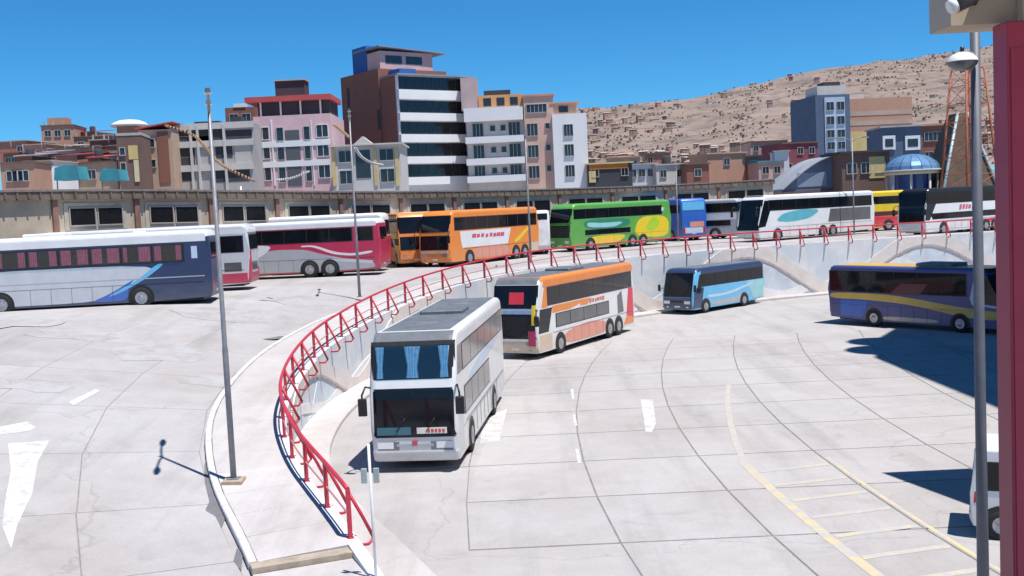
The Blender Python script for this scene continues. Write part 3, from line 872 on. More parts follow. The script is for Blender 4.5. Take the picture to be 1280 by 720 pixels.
def lp(name,c,rough=.36,**k): return dusty(mat(name,c,rough,var=.08,scale=1.5,coat=.15,**k),.25)
M_navy=lp('navy_paint',(.012,.034,.105)); M_blue=lp('royal_blue_paint',(.02,.12,.50)); M_sky=lp('sky_blue_paint',(.13,.47,.74))
M_silver=lp('silver_paint',(.40,.42,.45)); M_lgrey=lp('pale_silver_paint',(.56,.58,.62)); M_crimson=lp('crimson_coach_paint',(.50,.02,.08))
M_orange=lp('orange_coach_paint',(.78,.24,.03)); M_yellow=lp('yellow_coach_paint',(.78,.56,.02)); M_green=lp('green_coach_paint',(.10,.36,.06))
M_dgreen=lp('deep_green_paint',(.02,.22,.12)); M_salmon=lp('salmon_paint',(.70,.28,.20)); M_rred=lp('bright_red_paint',(.66,.03,.05))
M_roofg=mat('grey_roof_sheet',(.13,.145,.16),.55,var=.25,scale=1.5); M_gold=lp('gold_paint',(.66,.43,.07)); M_turq=lp('turquoise_paint',(.10,.42,.50))
M_maroon=lp('maroon_paint',(.10,.01,.02)); M_teal=lp('aqua_paint',(.30,.58,.60)); M_lime=lp('lime_paint',(.38,.60,.03)); M_purple=lp('violet_paint',(.045,.06,.21))
M_ltblue=lp('pale_blue_paint',(.50,.62,.76))
def xy(v): return (v.x,v.y)

# ---- 1 white double-decker coming down the lower yard
DDF=[(-.10,.32),(0,.6),(0,1.25),(-.06,2.2),(-.10,2.5),(-.34,3.75),(-.55,4.0),(-.85,4.12)]
F=G(575,590); Rr=G(634,493)
t=coach('white double-decker coach with blue curtains in its upper windscreen',xy(F),xy(Rr),1,.022,L=12.4,W=2.6,H=4.12,wheels=(2.7,8.7),rw=.52,front=DDF,
  bands=[(.115,.97,2.85,3.62,6,M_gglass,{}),(.13,.62,1.45,2.25,4,M_gglass,{})],
  polys=[('blue_swoosh',M_ltblue,[(.14,2.34),(.55,2.34),(.97,2.78),(.4,2.78)],.004),('skirt_line',M_silver,[(.01,1.08),(.99,1.08),(.99,1.14),(.01,1.14)],.005),
         ('front_quarter_glass',M_glass,[(.035,2.82),(.105,2.82),(.105,3.66),(.055,3.66)],.006),('door_panel',M_lgrey,[(.02,.45),(.095,.45),(.095,2.15),(.02,2.15)],.006)],
  fpan=[('upper_screen_backing',M_dark,2.76,3.86,1.27,.012),('lower_windscreen',M_glass,1.10,2.44,1.26,.03),('lower_screen_frame',M_black,1.05,2.50,1.28,.014),
        ('dash_band',M_white,2.505,2.75,1.285,.03),('roof_front',M_roofg,3.87,4.11,1.2,.012),('grille',M_silver,.78,.86,.55,.02),('emblem',M_rred,.83,.95,.075,.035),('bumper',M_white,.36,.66,1.27,.04)],
  rpan=[('rear_window',M_glass,2.7,3.5,1.0,.02)],roof=M_roofg,roofbits=[(.22,.27,.8,.07,M_roofg),(.45,.58,1.5,.16,M_roofg),(.75,.80,.8,.07,M_roofg)],mirz=2.5,mirrors='arm')
L=12.4
def addcurt(t,L,front_x,z0,z1,spans,m,W):
    for (a,b) in spans:
        cu=MB(); nn=max(4,int((b-a)/.045)); vs=[];fs=[]
        for q in range(nn+1):
            y=lerp(a,b,q/nn); c_=(a+b)/2; d=.016+.016*(q%2); zm=lerp(z0,z1,.35); vs += [(front_x(z0)+d,c_+(y-c_)*.85,z0),(front_x(zm)+d,c_+(y-c_)*.68,zm),(front_x(z1)+d,c_+(y-c_)*1.12,z1)]
        for q in range(nn): fs += [(3*q,3*q+1,3*q+4,3*q+3),(3*q+1,3*q+2,3*q+5,3*q+4)]
        cu.add(vs,fs).build('curtain',m,t)
fx=lambda z: L/2+lerp(-.10,-.34,(z-2.5)/1.25)
addcurt(t,L,fx,2.80,3.72,[(-1.1,-.86),(-.22,.22),(.8,1.1)],M_curt,2.6)
m=MB(); zz0,zz1=2.78,3.75
m.add([(fx(zz0)+.05,-1.1,zz0),(fx(zz0)+.05,1.1,zz0),(fx(zz1)+.05,1.1,zz1),(fx(zz1)+.05,-1.1,zz1),(fx(zz0)+.042,-1.1,zz0),(fx(zz0)+.042,1.1,zz0),(fx(zz1)+.042,1.1,zz1),(fx(zz1)+.042,-1.1,zz1)],
      [(0,1,2,3),(7,6,5,4),(0,4,5,1),(1,5,6,2),(2,6,7,3),(3,7,4,0)]).build('upper_windscreen',M_clear,t)
M_board=mat('destination_board',(.68,.66,.62),.6); M_bred=mat('board_red_print',(.5,.08,.07),.6); M_steer=mat('dashboard_teal',(.05,.14,.18),.5)
def frontbox(t,L,y0,y1,z0,z1,m,nm,xo=.045,prof=DDF):
    def xf(z):
        for (xa,za),(xb,zb) in zip(prof,prof[1:]):
            if za<=z<=zb: return L/2+lerp(xa,xb,(z-za)/(zb-za))
    MB().add([(xf(z0)+xo-d,y0,z0) for d in (0,.02)]+[(xf(z0)+xo-d,y1,z0) for d in (0,.02)]+[(xf(z1)+xo-d,y1,z1) for d in (0,.02)]+[(xf(z1)+xo-d,y0,z1) for d in (0,.02)],
             [(0,2,4,6),(7,5,3,1),(0,1,3,2),(2,3,5,4),(4,5,7,6),(6,7,1,0)]).build(nm,m,t)
frontbox(t,L,.08,.98,1.16,1.34,M_board,'destination_board')
for k in range(5): frontbox(t,L,.40+.11*k,.475+.11*k,1.20,1.30,M_bred,'board_letter',.052)
frontbox(t,L,-1.12,-.1,1.13,1.36,M_steer,'dashboard',.036)
frontbox(t,L,-.012,.012,1.12,2.42,M_black,'screen_divider',.036)
for s in (-1,1): frontbox(t,L,s*.80-.32,s*.80+.32,.68,.92,mat('headlight_bezel',(.16,.17,.19),.3),'headlight_surround',.018)

# ---- 2 orange and white double-decker
F=G(673,451); Rr=G(789,414)
M_cream2=lp('cream_coach_paint',(.62,.50,.36))
t=coach('orange, white and red double-decker coach with yellow and magenta mirrors',xy(F),xy(Rr),1,.022,L=12.8,W=2.6,H=4.12,wheels=(2.6,9.0,10.3),rw=.52,front=DDF,
  body=M_white,roofcol=M_orange,
  bands=[(.10,.97,2.66,3.55,8,M_glass,{'band':M_maroon}),(.17,.70,1.45,2.10,4,M_gglass,{})],
  polys=[('orange_roof_band',M_orange,[(.06,3.60),(.985,3.60),(.985,3.93),(.07,3.93)],.006),('salmon_skirt',M_salmon,[(.24,.40),(.67,.40),(.70,.95),(.5,1.32),(.24,1.05)],.006),('orange_wedge',M_orange,[(.14,2.2),(.30,2.2),(.52,2.56),(.14,2.56)],.0045),
         ('cream_panel',M_cream2,[(.02,.4),(.13,.4),(.13,1.2),(.02,1.2)],.006),('red_tail',M_rred,[(.90,1.0),(.985,.8),(.985,2.6),(.93,2.6)],.006),
         ('amber_tail',M_orange,[(.86,.5),(.985,.5),(.985,.78),(.90,.97)],.0065),('orange_emblem',M_orange,[(.40,2.25),(.48,2.22),(.50,2.5),(.42,2.55)],.006),
         ('grey_emblem',M_gglass,[(.80,1.25),(.87,1.3),(.85,2.55),(.80,2.3)],.006),('dark_quarter',M_glass,[(.012,1.3),(.10,1.3),(.14,2.5),(.03,2.5)],.006),
         ('orange_quarter',M_orange,[(.045,2.56),(.097,2.56),(.097,3.6),(.075,3.6)],.0065)],
  fpan=[('upper_windscreen',M_glass,2.58,3.75,1.27,.02),('lower_windscreen',M_glass,1.06,2.3,1.26,.02),('cream_bumper',M_cream2,.36,.92,1.27,.02),
        ('chrome_band',M_chrome,2.33,2.5,1.2,.03),('roof_front',M_roofg,3.78,4.11,1.2,.012),('red_sunshade',M_rred,2.8,3.4,.42,.03,.1),('lower_band',M_white,.93,1.05,1.2,.03),('yellow_pillar',M_yellow,1.75,2.75,.13,.04,1.12),('magenta_corner',mat('magenta_print',(.42,.03,.10),.4),.70,1.45,.2,.045,1.0)],
  rpan=[('rear_window',M_glass,2.7,3.5,1.0,.02)],roof=M_roofg,roofbits=[(.4,.55,1.5,.16,M_roofg)],mirz=2.45)
def dots(t,L,W,x0,x1,z0,z1,n,m,s=1,nm='faded_lettering'):
    """worn lettering: slanted brush-like blocks, too faded to read"""
    rr=random.Random(n); w=(x1-x0)/n; mb=MB()
    for k in range(n):
        a=x0+w*(k+rr.uniform(.02,.15)); b=x0+w*(k+rr.uniform(.7,.98)); e=(z1-z0)*.25
        za=z0+rr.uniform(0,.2)*(z1-z0); zb=z1-rr.uniform(0,.25)*(z1-z0)
        mb.prism([(a,za),(b,za+rr.uniform(-.03,.03)),(b-e,zb),(a-e,zb)],lambda aa,bb,hh:(aa,s*(W/2-.01+hh),bb),.022)
    o=mb.build(nm,m,t); o['kind']='stuff'
dots(t,12.8,2.6,-2.0,.1,2.26,2.5,6,mat('faded_red_letter',(.55,.18,.14),.5))


# ---- 3 blue minibus
F=G(866,394); Rr=G(956,378)
MBF=[(-.10,.32),(0,.6),(0,1.0),(-.1,1.35),(-.42,2.75),(-.62,2.98),(-.95,3.06)]
t=coach('small turquoise and blue midibus by the mural wall',xy(F),xy(Rr),1,0.002,L=9.0,W=2.5,H=3.06,wheels=(1.55,6.3),rw=.45,front=MBF,body=M_sky,roofcol=M_navy,
  bands=[(.13,.97,1.85,2.62,5,M_glass,{})],
  polys=[('dark_upper',M_navy,[(.10,1.8),(.985,1.8),(.985,2.88),(.12,2.88)],.003),('pale_tail',M_teal,[(.84,.45),(.985,.5),(.985,1.75),(.74,1.75)],.006),('deep_blue_front',M_navy,[(.012,.4),(.12,.4),(.155,1.75),(.03,1.75)],.006),
         ('silver_skirt',M_silver,[(.25,.42),(.68,.42),(.8,1.0),(.5,.72),(.25,.7)],.006),('white_stroke',M_ltblue,[(.2,1.0),(.5,1.0),(.85,1.55),(.82,1.62),(.45,1.15),(.2,1.2)],.0065),
         ('quarter_glass',M_glass,[(.055,1.4),(.125,1.4),(.125,2.62),(.10,2.62)],.006)],
  fpan=[('windscreen',M_glass,1.18,2.78,1.14,.025),('navy_front',M_navy,.36,1.14,1.15,.018),('grille',M_black,.8,.95,.5,.03)],
  rpan=[('rear_window',M_glass,1.7,2.6,.9,.02)],roof=M_roofg,mirrors='low',mirz=1.75,name='midibus')

# ---- 4 gold and violet coach in the shade
Rr=G(1036,404); F=G(1300,424)
GVF=[(-.12,.34),(0,.6),(0,1.1),(-.25,1.55),(-1.0,3.1),(-1.3,3.32),(-1.7,3.42)]
t=coach('gold, violet and maroon coach standing in deep shade by the pillar',xy(F),xy(Rr),-1,0.022,L=11.2,W=2.5,H=3.42,wheels=(2.6,8.0),rw=.48,front=GVF,body=M_purple,from_front=False,
  bands=[(.20,.985,1.95,3.1,6,M_glass,{'gap':.02})],
  polys=[('gold_sweep',M_gold,[(.985,1.5),(.985,1.86),(.6,1.86),(.2,1.30),(.02,1.2),(.02,.75),(.2,.8),(.5,1.35),(.75,1.5)],.006),
         ('blue_panel',M_blue,[(.78,.5),(.92,.5),(.92,1.45),(.75,1.42)],.0065),('white_arch_line',M_lgrey,[(.02,1.35),(.17,1.50),(.18,1.86),(.155,3.0),(.14,3.0),(.16,1.9),(.15,1.6),(.02,1.45)],.008),
         ('maroon_panel',M_maroon,[(.45,1.87),(.62,1.87),(.55,2.5),(.40,2.5)],.018),('cream_skirt',M_cream2,[(.35,.4),(.66,.4),(.66,.62),(.35,.62)],.006),
         ('door_glass',M_glass,[(.02,1.5),(.14,1.64),(.135,2.95),(.09,2.95)],.006)],
  fpan=[('windscreen',M_glass,1.3,3.1,1.2,.03)],rpan=[('rear_window',M_glass,1.9,3.0,1.05,.02)],roof=M_gold,roofbits=[(.3,.5,1.5,.2,M_roofg)],mirrors='low',mirz=2.0)

# ---- 5 navy and silver coach on the upper road
Rr=Gr(267,381); F=Gr(-60,394)
zg=zr(Rr.x,Rr.y)-.0
d=(Vector((F.x-Rr.x,F.y-Rr.y,0))).normalized()
Fx=Rr+d*13; zf=zr(Fx.x,Fx.y)
t=coach('navy and silver coach with pink curtains and a white roof',xy(F),xy(Rr),1,zg,L=13,W=2.6,H=3.72,wheels=(2.9,9.55),rw=.53,body=M_navy,roofcol=M_white,from_front=False,
  bands=[(.10,.90,2.25,3.05,7,M_glass,{'curtain':M_pcurt,'gap':.03})],
  polys=[('silver_side',M_lgrey,[(.02,.42),(.54,.42),(.62,.66),(.74,1.5),(.80,2.15),(.02,2.15)],.005),('blue_sweep',M_blue,[(.58,.42),(.685,.42),(.69,1.15),(.72,1.52),(.62,.80),(.55,.45)],.0065),
         ('sky_stroke',M_sky,[(.60,.60),(.73,1.45),(.80,2.16),(.83,2.16),(.755,1.45),(.66,.82)],.007),('roof_band',M_white,[(.02,3.18),(.985,3.18),(.985,3.53),(.02,3.53)],.005),
         ('belt_line',M_silver,[(.02,1.44),(.975,1.44),(.975,1.49),(.02,1.49)],.008),('rear_slit',M_ltblue,[(.93,2.35),(.952,2.35),(.952,2.95),(.93,2.95)],.006)],
  fpan=[('windscreen',M_glass,1.3,3.3,1.25,.02)],rpan=[('rear_navy',M_navy,.44,3.2,1.28,.012),('rear_window',M_glass,2.3,3.1,1.0,.02)],roof=M_white,roofbits=[(.3,.45,1.4,.18,M_white),(.7,.74,.8,.08,M_white)])
for o in list(t.children):
    pass

# ---- 6 coach seen from behind, red bumper
a=Gr(262,362); b=Gr(316,361)
c=xy(Gr(315,363)); hd=Vector((-1,-.04,0)).normalized()
t=coach('grey and white coach tail with red skirt behind the navy coach',(c[0]+hd.x*12,c[1]+hd.y*12),c,1,zr(b.x,b.y),L=12,W=2.55,H=3.72,wheels=(2.7,8.6),body=M_lgrey,from_front=False,
  bands=[(.10,.97,2.2,3.05,7,M_glass,{})],polys=[('crimson_side',M_crimson,[(.3,.45),(.985,.45),(.985,1.0),(.3,.9)],.006),('crimson_flash',M_crimson,[(.76,1.02),(.84,1.02),(.85,2.1),(.78,2.1)],.006),('engine_grille',M_gglass,[(.88,1.1),(.96,1.1),(.96,1.6),(.88,1.6)],.006),('roof_band',M_white,[(.02,3.18),(.985,3.18),(.985,3.46),(.02,3.46)],.005)],
  fpan=[('windscreen',M_glass,1.3,3.3,1.2,.02)],
  rpan=[('rear_window',M_glass,2.3,3.2,1.12,.02),('bumper',M_crimson,.46,1.0,1.26,.03),('grille',M_gglass,1.15,1.6,.75,.02),('crimson_corner',M_crimson,1.02,2.25,.17,.03,1.08),('roof_cap',M_white,3.26,3.5,1.2,.02)],roof=M_white)

# ---- 7 crimson and silver coach
Rr=Gr(477,343.5); F=Gr(300,351)
t=coach('crimson and silver coach with swooping wave livery and tandem rear wheels',xy(F),xy(Rr),1,zr(Rr.x,Rr.y),L=13,W=2.6,H=3.66,wheels=(2.8,8.3,9.65),rw=.53,body=M_crimson,roofcol=M_white,from_front=False,
  bands=[(.06,.86,2.3,3.1,7,M_glass,{}),(.885,.965,2.3,3.1,1,M_glass,{})],
  polys=[('silver_lower',M_silver,[(.02,.4),(.97,.4),(.97,.85),(.86,1.05),(.70,1.5),(.62,1.85),(.45,1.9),(.3,1.5),(.02,1.8)],.005),('white_blaze',M_white,[(.12,.9),(.24,.8),(.40,1.5),(.46,2.2),(.3,2.24),(.14,2.2)],.0065),
         ('white_wave',M_white,[(.60,2.0),(.66,2.0),(.76,1.45),(.86,1.30),(.96,1.45),(.96,1.62),(.86,1.45),(.77,1.6),(.67,2.1),(.60,2.1)],.007),('silver_tail',M_lgrey,[(.74,1.05),(.96,.75),(.96,.95),(.76,1.25)],.0075),
         ('roof_band',M_white,[(.02,3.2),(.985,3.2),(.985,3.47),(.02,3.47)],.005)],
  fpan=[('windscreen',M_glass,1.3,3.3,1.25,.02)],rpan=[('rear_crimson',M_crimson,.44,3.3,1.28,.012),('rear_window',M_glass,2.3,3.1,1.0,.02)],roof=M_white)
# ---- 8 white coach behind it
dv=Vector((Rr.x-F.x,Rr.y-F.y,0)).normalized(); up_=Vector((-dv.y,dv.x,0))
R2=Rr+up_*4.3-dv*.6; F2=F+up_*4.3-dv*.6
t=coach('white roofed coach half hidden behind the crimson silver coach',xy(F2),xy(R2),1,zr(R2.x,R2.y),L=13,W=2.6,H=4.0,wheels=(2.8,8.3,9.65),body=M_white,from_front=False,
  bands=[(.06,.965,2.7,3.5,8,M_glass,{})],polys=[('roof_band',M_white,[(.02,3.56),(.985,3.56),(.985,3.78),(.02,3.78)],.005)],fpan=[('windscreen',M_glass,1.3,3.5,1.25,.02)],rpan=[('rear_window',M_glass,2.5,3.5,1.0,.02),('crimson_rear',M_crimson,.5,2.4,1.2,.02)],roof=M_white)

DF4=[(-.10,.32),(0,.6),(0,1.25),(-.06,2.1),(-.10,2.4),(-.34,3.55),(-.55,3.8),(-.85,3.92)]
# ---- 9 orange double-decker facing the yard
a=Gr(500,335); hd=Vector((.22,-1,0)).normalized()
t=coach('dark fronted orange double-decker with its nose towards the railing',xy(a),(a.x-hd.x*12,a.y-hd.y*12),-1,zr(a.x,a.y),L=12,W=2.6,H=3.92,wheels=(1.9,8.4,9.7),front=DF4,body=M_orange,
  bands=[(.05,.97,2.55,3.4,7,M_glass,{}),(.2,.7,1.4,2.0,4,M_glass,{})],polys=[('yellow_flash',M_yellow,[(.04,1.3),(.5,1.5),(.7,2.4),(.04,2.4)],.006),('roof_band',M_white,[(.04,3.5),(.985,3.5),(.985,3.7),(.06,3.7)],.005)],
  fpan=[('upper_windscreen',M_glass,2.45,3.6,1.27,.02),('lower_windscreen',M_glass,1.25,2.2,1.27,.02),('bumper',M_orange,.36,1.1,1.27,.02)],roof=M_white,mirz=2.35)
# ---- 10 orange and white double-decker, white panel with lettering
F=Gr(563,334); Rr=Gr(667,326); Rr=F+(P(667,300,85)-F); 
M_lred=mat('faded_crimson_letter',(.55,.10,.16),.5)
t=coach('orange double-decker with large white side panel and red lettering',xy(F),xy(Rr),1,zr(F.x,F.y),L=12.5,W=2.6,H=3.92,wheels=(2.5,8.9,10.2),front=DF4,body=M_orange,
  bands=[(.06,.97,2.55,3.4,8,M_glass,{'band':M_maroon})],
  polys=[('white_panel',M_white,[(.13,1.25),(.62,1.25),(.66,2.42),(.11,2.42),(.12,1.7)],.006),('salmon_skirt',M_salmon,[(.24,.42),(.64,.42),(.64,1.2),(.24,1.2)],.0055),('amber_flash',M_yellow,[(.68,1.3),(.74,1.3),(.9,2.42),(.86,2.42)],.006),
         ('pale_tail',M_cream2,[(.87,.5),(.985,.5),(.985,1.2),(.87,1.2)],.006)],
  fpan=[('upper_windscreen',M_glass,2.45,3.6,1.27,.02),('lower_windscreen',M_glass,1.2,2.2,1.27,.02),('cream_front',M_cream2,.95,1.15,1.2,.03),('bumper',M_orange,.36,.93,1.27,.02)],roof=M_orange,mirz=2.4)
dots(t,12.5,2.6,-1.0,3.4,1.85,2.2,8,M_lred)

def simple(label,F,Rr,side,**k):
    return coach(label,xy(F),xy(Rr),side,ZP,**k)
# ---- 11 white rear end
a=P(688,300,88); hd=Vector((-.05,1,0)).normalized(); 
simple('white coach end standing between orange and green double-deckers',a+hd*11,a,-1,L=11,W=1.42*1.8,H=3.6,wheels=(2.5,8),from_front=False,bands=[(.1,.97,2.3,3.1,6,M_glass,{})],
  rpan=[('white_board',mat('bright_board',(.80,.81,.84),.5),.6,2.75,1.1,.03),('rear_window',M_glass,2.85,3.35,1.1,.02)],roof=M_roofg)
# ---- 12 green double-decker
F=P(713,300,90); Rr=P(838,300,98.5)
simple('green and yellow double-decker coach behind the railing',F,Rr,1,L=(Rr-F).length+.2,W=2.6,H=4.0,wheels=(2.4,7.7,9.1),front=[(a_,b_*4.0/3.92) for a_,b_ in DF4],body=M_green,from_front=True,
  bands=[(.04,.90,2.75,3.5,8,M_glass,{}),(.14,.57,1.35,1.72,4,M_glass,{})],
  polys=[('yellow_tail',M_yellow,[(.60,.9),(.97,.6),(.97,2.62),(.66,2.62)],.005),('lime_patch',M_lime,[(.72,1.5),(.80,1.2),(.88,1.9),(.84,2.6),(.78,2.4)],.0065),('teal_panel',M_dgreen,[(.14,1.78),(.56,1.78),(.58,2.62),(.12,2.62)],.006),
         ('mint_stroke',M_teal,[(.16,1.95),(.42,1.85),(.52,2.3),(.30,2.25),(.16,2.4)],.0075),('yellow_skirt',M_yellow,[(.16,.5),(.46,.5),(.54,1.2),(.24,1.25),(.15,.9)],.006),('silver_mark',M_lgrey,[(.86,3.05),(.92,3.0),(.93,3.3),(.88,3.35)],.012)],
  fpan=[('upper_windscreen',M_glass,2.45,3.6,1.27,.02),('lower_windscreen',M_glass,1.2,2.2,1.27,.02)],roof=M_green,mirz=2.4)
# ---- 13 blue coach end
a=P(884,300,103); hd=Vector((-.25,1,0)).normalized()
simple('bright blue coach with orange flash beside the green double-decker',a+hd*12,a,-1,L=12,W=2.6,H=4.0,wheels=(2.5,8.4,9.7),body=M_blue,from_front=False,bands=[(.1,.97,2.7,3.4,6,M_glass,{})],
  rpan=[('sky_cap',M_sky,2.9,3.7,1.1,.02),('orange_flash',M_salmon,1.3,1.8,.7,.025,-.3),('white_low',M_ltblue,.7,1.25,.9,.02)],roof=M_blue)
# ---- 14 white dark coach
F=P(915,300,101); Rr=P(878,300,108)
a=P(888,300,104); F=a+Vector((.75,-.66,0))*1; hd=Vector((1,-.55,0)).normalized()
F=a+hd*3.2
simple('dark windowed white coach with small lettered panel beside the blue coach',F,F-hd*12,-1,L=12,W=2.55,H=3.8,wheels=(2.7,8.8),body=M_silver,bands=[(.03,.97,2.6,3.4,7,M_glass,{}),(.1,.9,1.3,1.75,6,M_glass,{})],
  polys=[('white_panel',M_white,[(.05,1.85),(.3,1.85),(.3,2.5),(.05,2.5)],.006)],fpan=[('windscreen',M_glass,.9,3.5,1.25,.02)],roof=M_white)
# ---- 15 white coach with turquoise sweep
F=P(948,300,92); Rr=P(1071,300,99)
simple('white coach with turquoise sweep on its side and black windscreen',F,Rr,1,L=(Rr-F).length+2.6,W=2.6,H=3.95,wheels=(2.4,8.2,9.5),body=M_white,
  front=[(-.10,.32),(0,.6),(0,1.1),(-.2,1.5),(-.62,3.5),(-.85,3.8),(-1.2,3.95)],
  bands=[(.09,.97,2.65,3.5,8,M_glass,{})],
  polys=[('turquoise_sweep',M_turq,[(.14,1.7),(.25,1.55),(.42,1.75),(.52,2.5),(.36,2.62),(.2,2.35)],.006),('grey_panel',M_gglass,[(.58,1.35),(.96,1.35),(.96,2.5),(.60,2.5)],.006),('black_quarter',M_glass,[(.0,1.2),(.06,1.3),(.10,2.6),(.10,3.5),(.055,3.5)],.006)],
  fpan=[('windscreen',M_glass,1.0,3.6,1.28,.02)],roof=M_white,mirz=2.9)
# ---- 16 yellow over red coach
F=P(1062,300,104); Rr=P(1122,300,105)
simple('yellow topped coach with red skirt between white and black coaches',Rr+(Rr-F)*.35,F-(Rr-F)*.7,-1,L=12,W=2.55,H=3.85,wheels=(2.7,8.8),body=M_yellow,bands=[(.03,.97,2.65,3.3,7,M_glass,{})],
  polys=[('yellow_panel',M_yellow,[(.02,1.9),(.97,1.9),(.97,2.55),(.02,2.55)],.006),('maroon_belt',M_maroon,[(.02,1.45),(.97,1.45),(.97,1.88),(.02,1.88)],.006),('orange_skirt_panel',M_rred,[(.02,.4),(.97,.4),(.97,1.43),(.02,1.43)],.004),('yellow_roof',M_yellow,[(.02,3.36),(.985,3.36),(.985,3.62),(.02,3.62)],.006)],roof=M_yellow)
# ---- 17 black and white double-decker
F=P(1157,300,88); Rr=P(1262,300,95)
simple('black fronted white double-decker with red lettering near the crimson pillar',F,Rr,1,L=12.5,W=2.6,H=3.9,wheels=(2.5,8.7,10.0),body=M_white,roofcol=M_black,front=DF4,
  bands=[(.02,.97,2.65,3.6,7,M_glass,{}),(.06,.9,1.38,1.8,5,M_glass,{'slant':-.3})],polys=[('red_stroke',M_rred,[(.45,.7),(.75,.7),(.9,1.2),(.7,1.1)],.006),('black_quarter',M_black,[(.0,1.3),(.05,1.3),(.12,2.6),(.02,2.7)],.007),('black_cant_rail',M_black,[(.03,3.6),(.985,3.6),(.985,3.72),(.04,3.72)],.006)],
  fpan=[('upper_windscreen',M_glass,2.5,3.7,1.27,.02),('lower_windscreen',M_glass,1.15,2.3,1.27,.02),('mid_band',M_black,2.3,2.5,1.2,.02)],roof=M_black,mirz=2.45)
tt=[o for o in bpy.data.objects if o.name.startswith('coach')][-1]
dots([o for o in col.objects if o.get('label','').startswith('black fronted white')][0],12.5,2.6,-1.5,1.6,1.98,2.45,7,M_lred)

# ---- van at the edge of the yard
def van(label,F,Rr,side,zg):
    t=coach(label,F,Rr,side,zg,L=4.6,W=1.75,H=1.98,wheels=(.85,3.98),rw=.33,clear=.24,rcor=.14,front=[(-.05,.24),(0,.4),(0,.75),(-.25,1.05),(-.95,1.75),(-1.15,1.92),(-1.4,1.98)],
      rear=[(.05,.3),(0,.45),(0,1.0),(.10,1.75),(.18,1.92),(.32,1.98)],body=M_white,bands=[(.26,.93,1.12,1.68,3,M_glass,{'slant':.12,'gap':.03})],
      polys=[('rub_strip',M_silver,[(.2,.72),(.8,.72),(.8,.78),(.2,.78)],.008),('door_seam',M_black,[(.44,.35),(.446,.35),(.446,1.1),(.44,1.1)],.003),('rear_lamp_side',M_redlens,[(.955,.8),(.985,.8),(.98,1.05),(.955,1.05)],.006)],
      fpan=[('windscreen',M_glass,1.08,1.72,.76,.012)],rpan=[('rear_window',M_glass,1.1,1.65,.68,.012),('bumper',M_silver,.34,.55,.84,.03)],mirrors='low',mirz=1.1,lamps=False,name='van',cat='van',group=None)
    for s in (-1,1):
        MB().cbox(.35,.5,s*.9-.012,s*.9+.012,.95,.98,.005).build('door_handle',M_black,t)
        MB().box(-2.312,-2.27,s*.74-.06,s*.74+.06,.75,1.05).build('tail_lamp',M_redlens,t)
    return t
p=G(1214,674); van('small white van at the yard edge behind the grey post',(p.x+4.6*.91,p.y-4.6*.41),(p.x,p.y),-1,.022)
# ================================================================== LONG DEPOT BUILDING
M_beige=mat('beige_plaster',(.42,.35,.27),.9,var=.25,scale=.5,bump=.2); M_beige2=mat('pale_plaster',(.45,.39,.32),.9,var=.2,scale=.7)
M_pil=mat('brown_pilaster',(.22,.12,.09),.85,var=.25,scale=1.5); M_fascia=mat('weathered_fascia',(.15,.115,.09),.9,var=.4,scale=.8)
M_wdark=mat('dark_window_glass',(.010,.010,.011),.4,var=.4,scale=1,spec=.12); M_wframe=mat('window_frame_grey',(.34,.31,.28),.7)
dp=[(-40,56,234),(65,61,233),(168,66,233),(261,70.5,234),(344,75.5,235),(424,81,236),(499,86.5,236),(566,92,235.5),(632,97.5,234.5),(698,103,233),(764,108,231),(831,113,228.5),(897,118,225.5),(966,122,221.5)]
db=thing('depot_building','long low beige depot with paired dark windows and brown pilasters','building')
pts=[P(px,py,d) for px,d,py in dp]
M_red2=mat('tin_eave',(.20,.17,.16),.7,var=.3)
for k in range(len(pts)-1):
    a,b=pts[k],pts[k+1]; u=Vector((b.x-a.x,b.y-a.y,0)); Lk=u.length; u.normalize(); nrm=Vector((u.y,-u.x,0))   # towards the yard
    def W3(s,o,z,a=a,b=b,u=u,nrm=nrm,Lk=Lk):
        zt=lerp(a.z,b.z,s/Lk); p=Vector((a.x,a.y,0))+u*s+nrm*o; return (p.x,p.y,zt+z)
    def blk(s0,s1,o0,o1,z0,z1,ab=None):
        vs=[W3(s,o,z) for z in (z0,z1) for s,o in ((s0,o0),(s1,o0),(s1,o1),(s0,o1))]
        return MB().add(vs,[(3,2,1,0),(4,5,6,7),(0,1,5,4),(1,2,6,5),(2,3,7,6),(3,0,4,7)])
    blk(0,Lk,-.25,0,-7.2,-.55).build('wall',M_beige,db)
    blk(0,Lk,-8,.35,-.30,-.18).build('roof',M_red2,db)
    blk(-.02,Lk+.02,.0,.30,-.75,-.302).build('fascia',M_fascia,db)
    for j in range(7):
        blk(Lk*(j+.4)/7,Lk*(j+.4)/7+.12,.302,.40,-.66,-.36).build('bracket',M_fascia,db)
    blk(-.18,.18,.0,.16,-7,-.752).build('pilaster',M_pil,db)
    if k==0: continue
    # window pair with pale surround
    w0,w1=Lk*.17,Lk*.80; mid=(w0+w1)/2; z0,z1=-2.22,-1.27
    blk(w0-.35,w1+.35,.001,.05,z0-.3,z1+.32).build('window_surround',M_beige2,db)
    for s0,s1 in ((w0,mid-.12),(mid+.12,w1)):
        f=blk(s0,s1,.052,.07,z0,z1).build('window',M_wdark,db)
        m=blk(s0-.07,s1+.07,.052,.12,z0-.07,z0-.001); m2=blk(s0-.07,s1+.07,.052,.12,z1+.001,z1+.07); 
        fr=MB()
        for q in (m,m2,blk(s0-.07,s0-.001,.052,.12,z0-.001,z1+.001),blk(s1+.001,s1+.07,.052,.12,z0-.001,z1+.001)): fr.add(q.v,q.f)
        fr.build('frame',M_wframe,f)

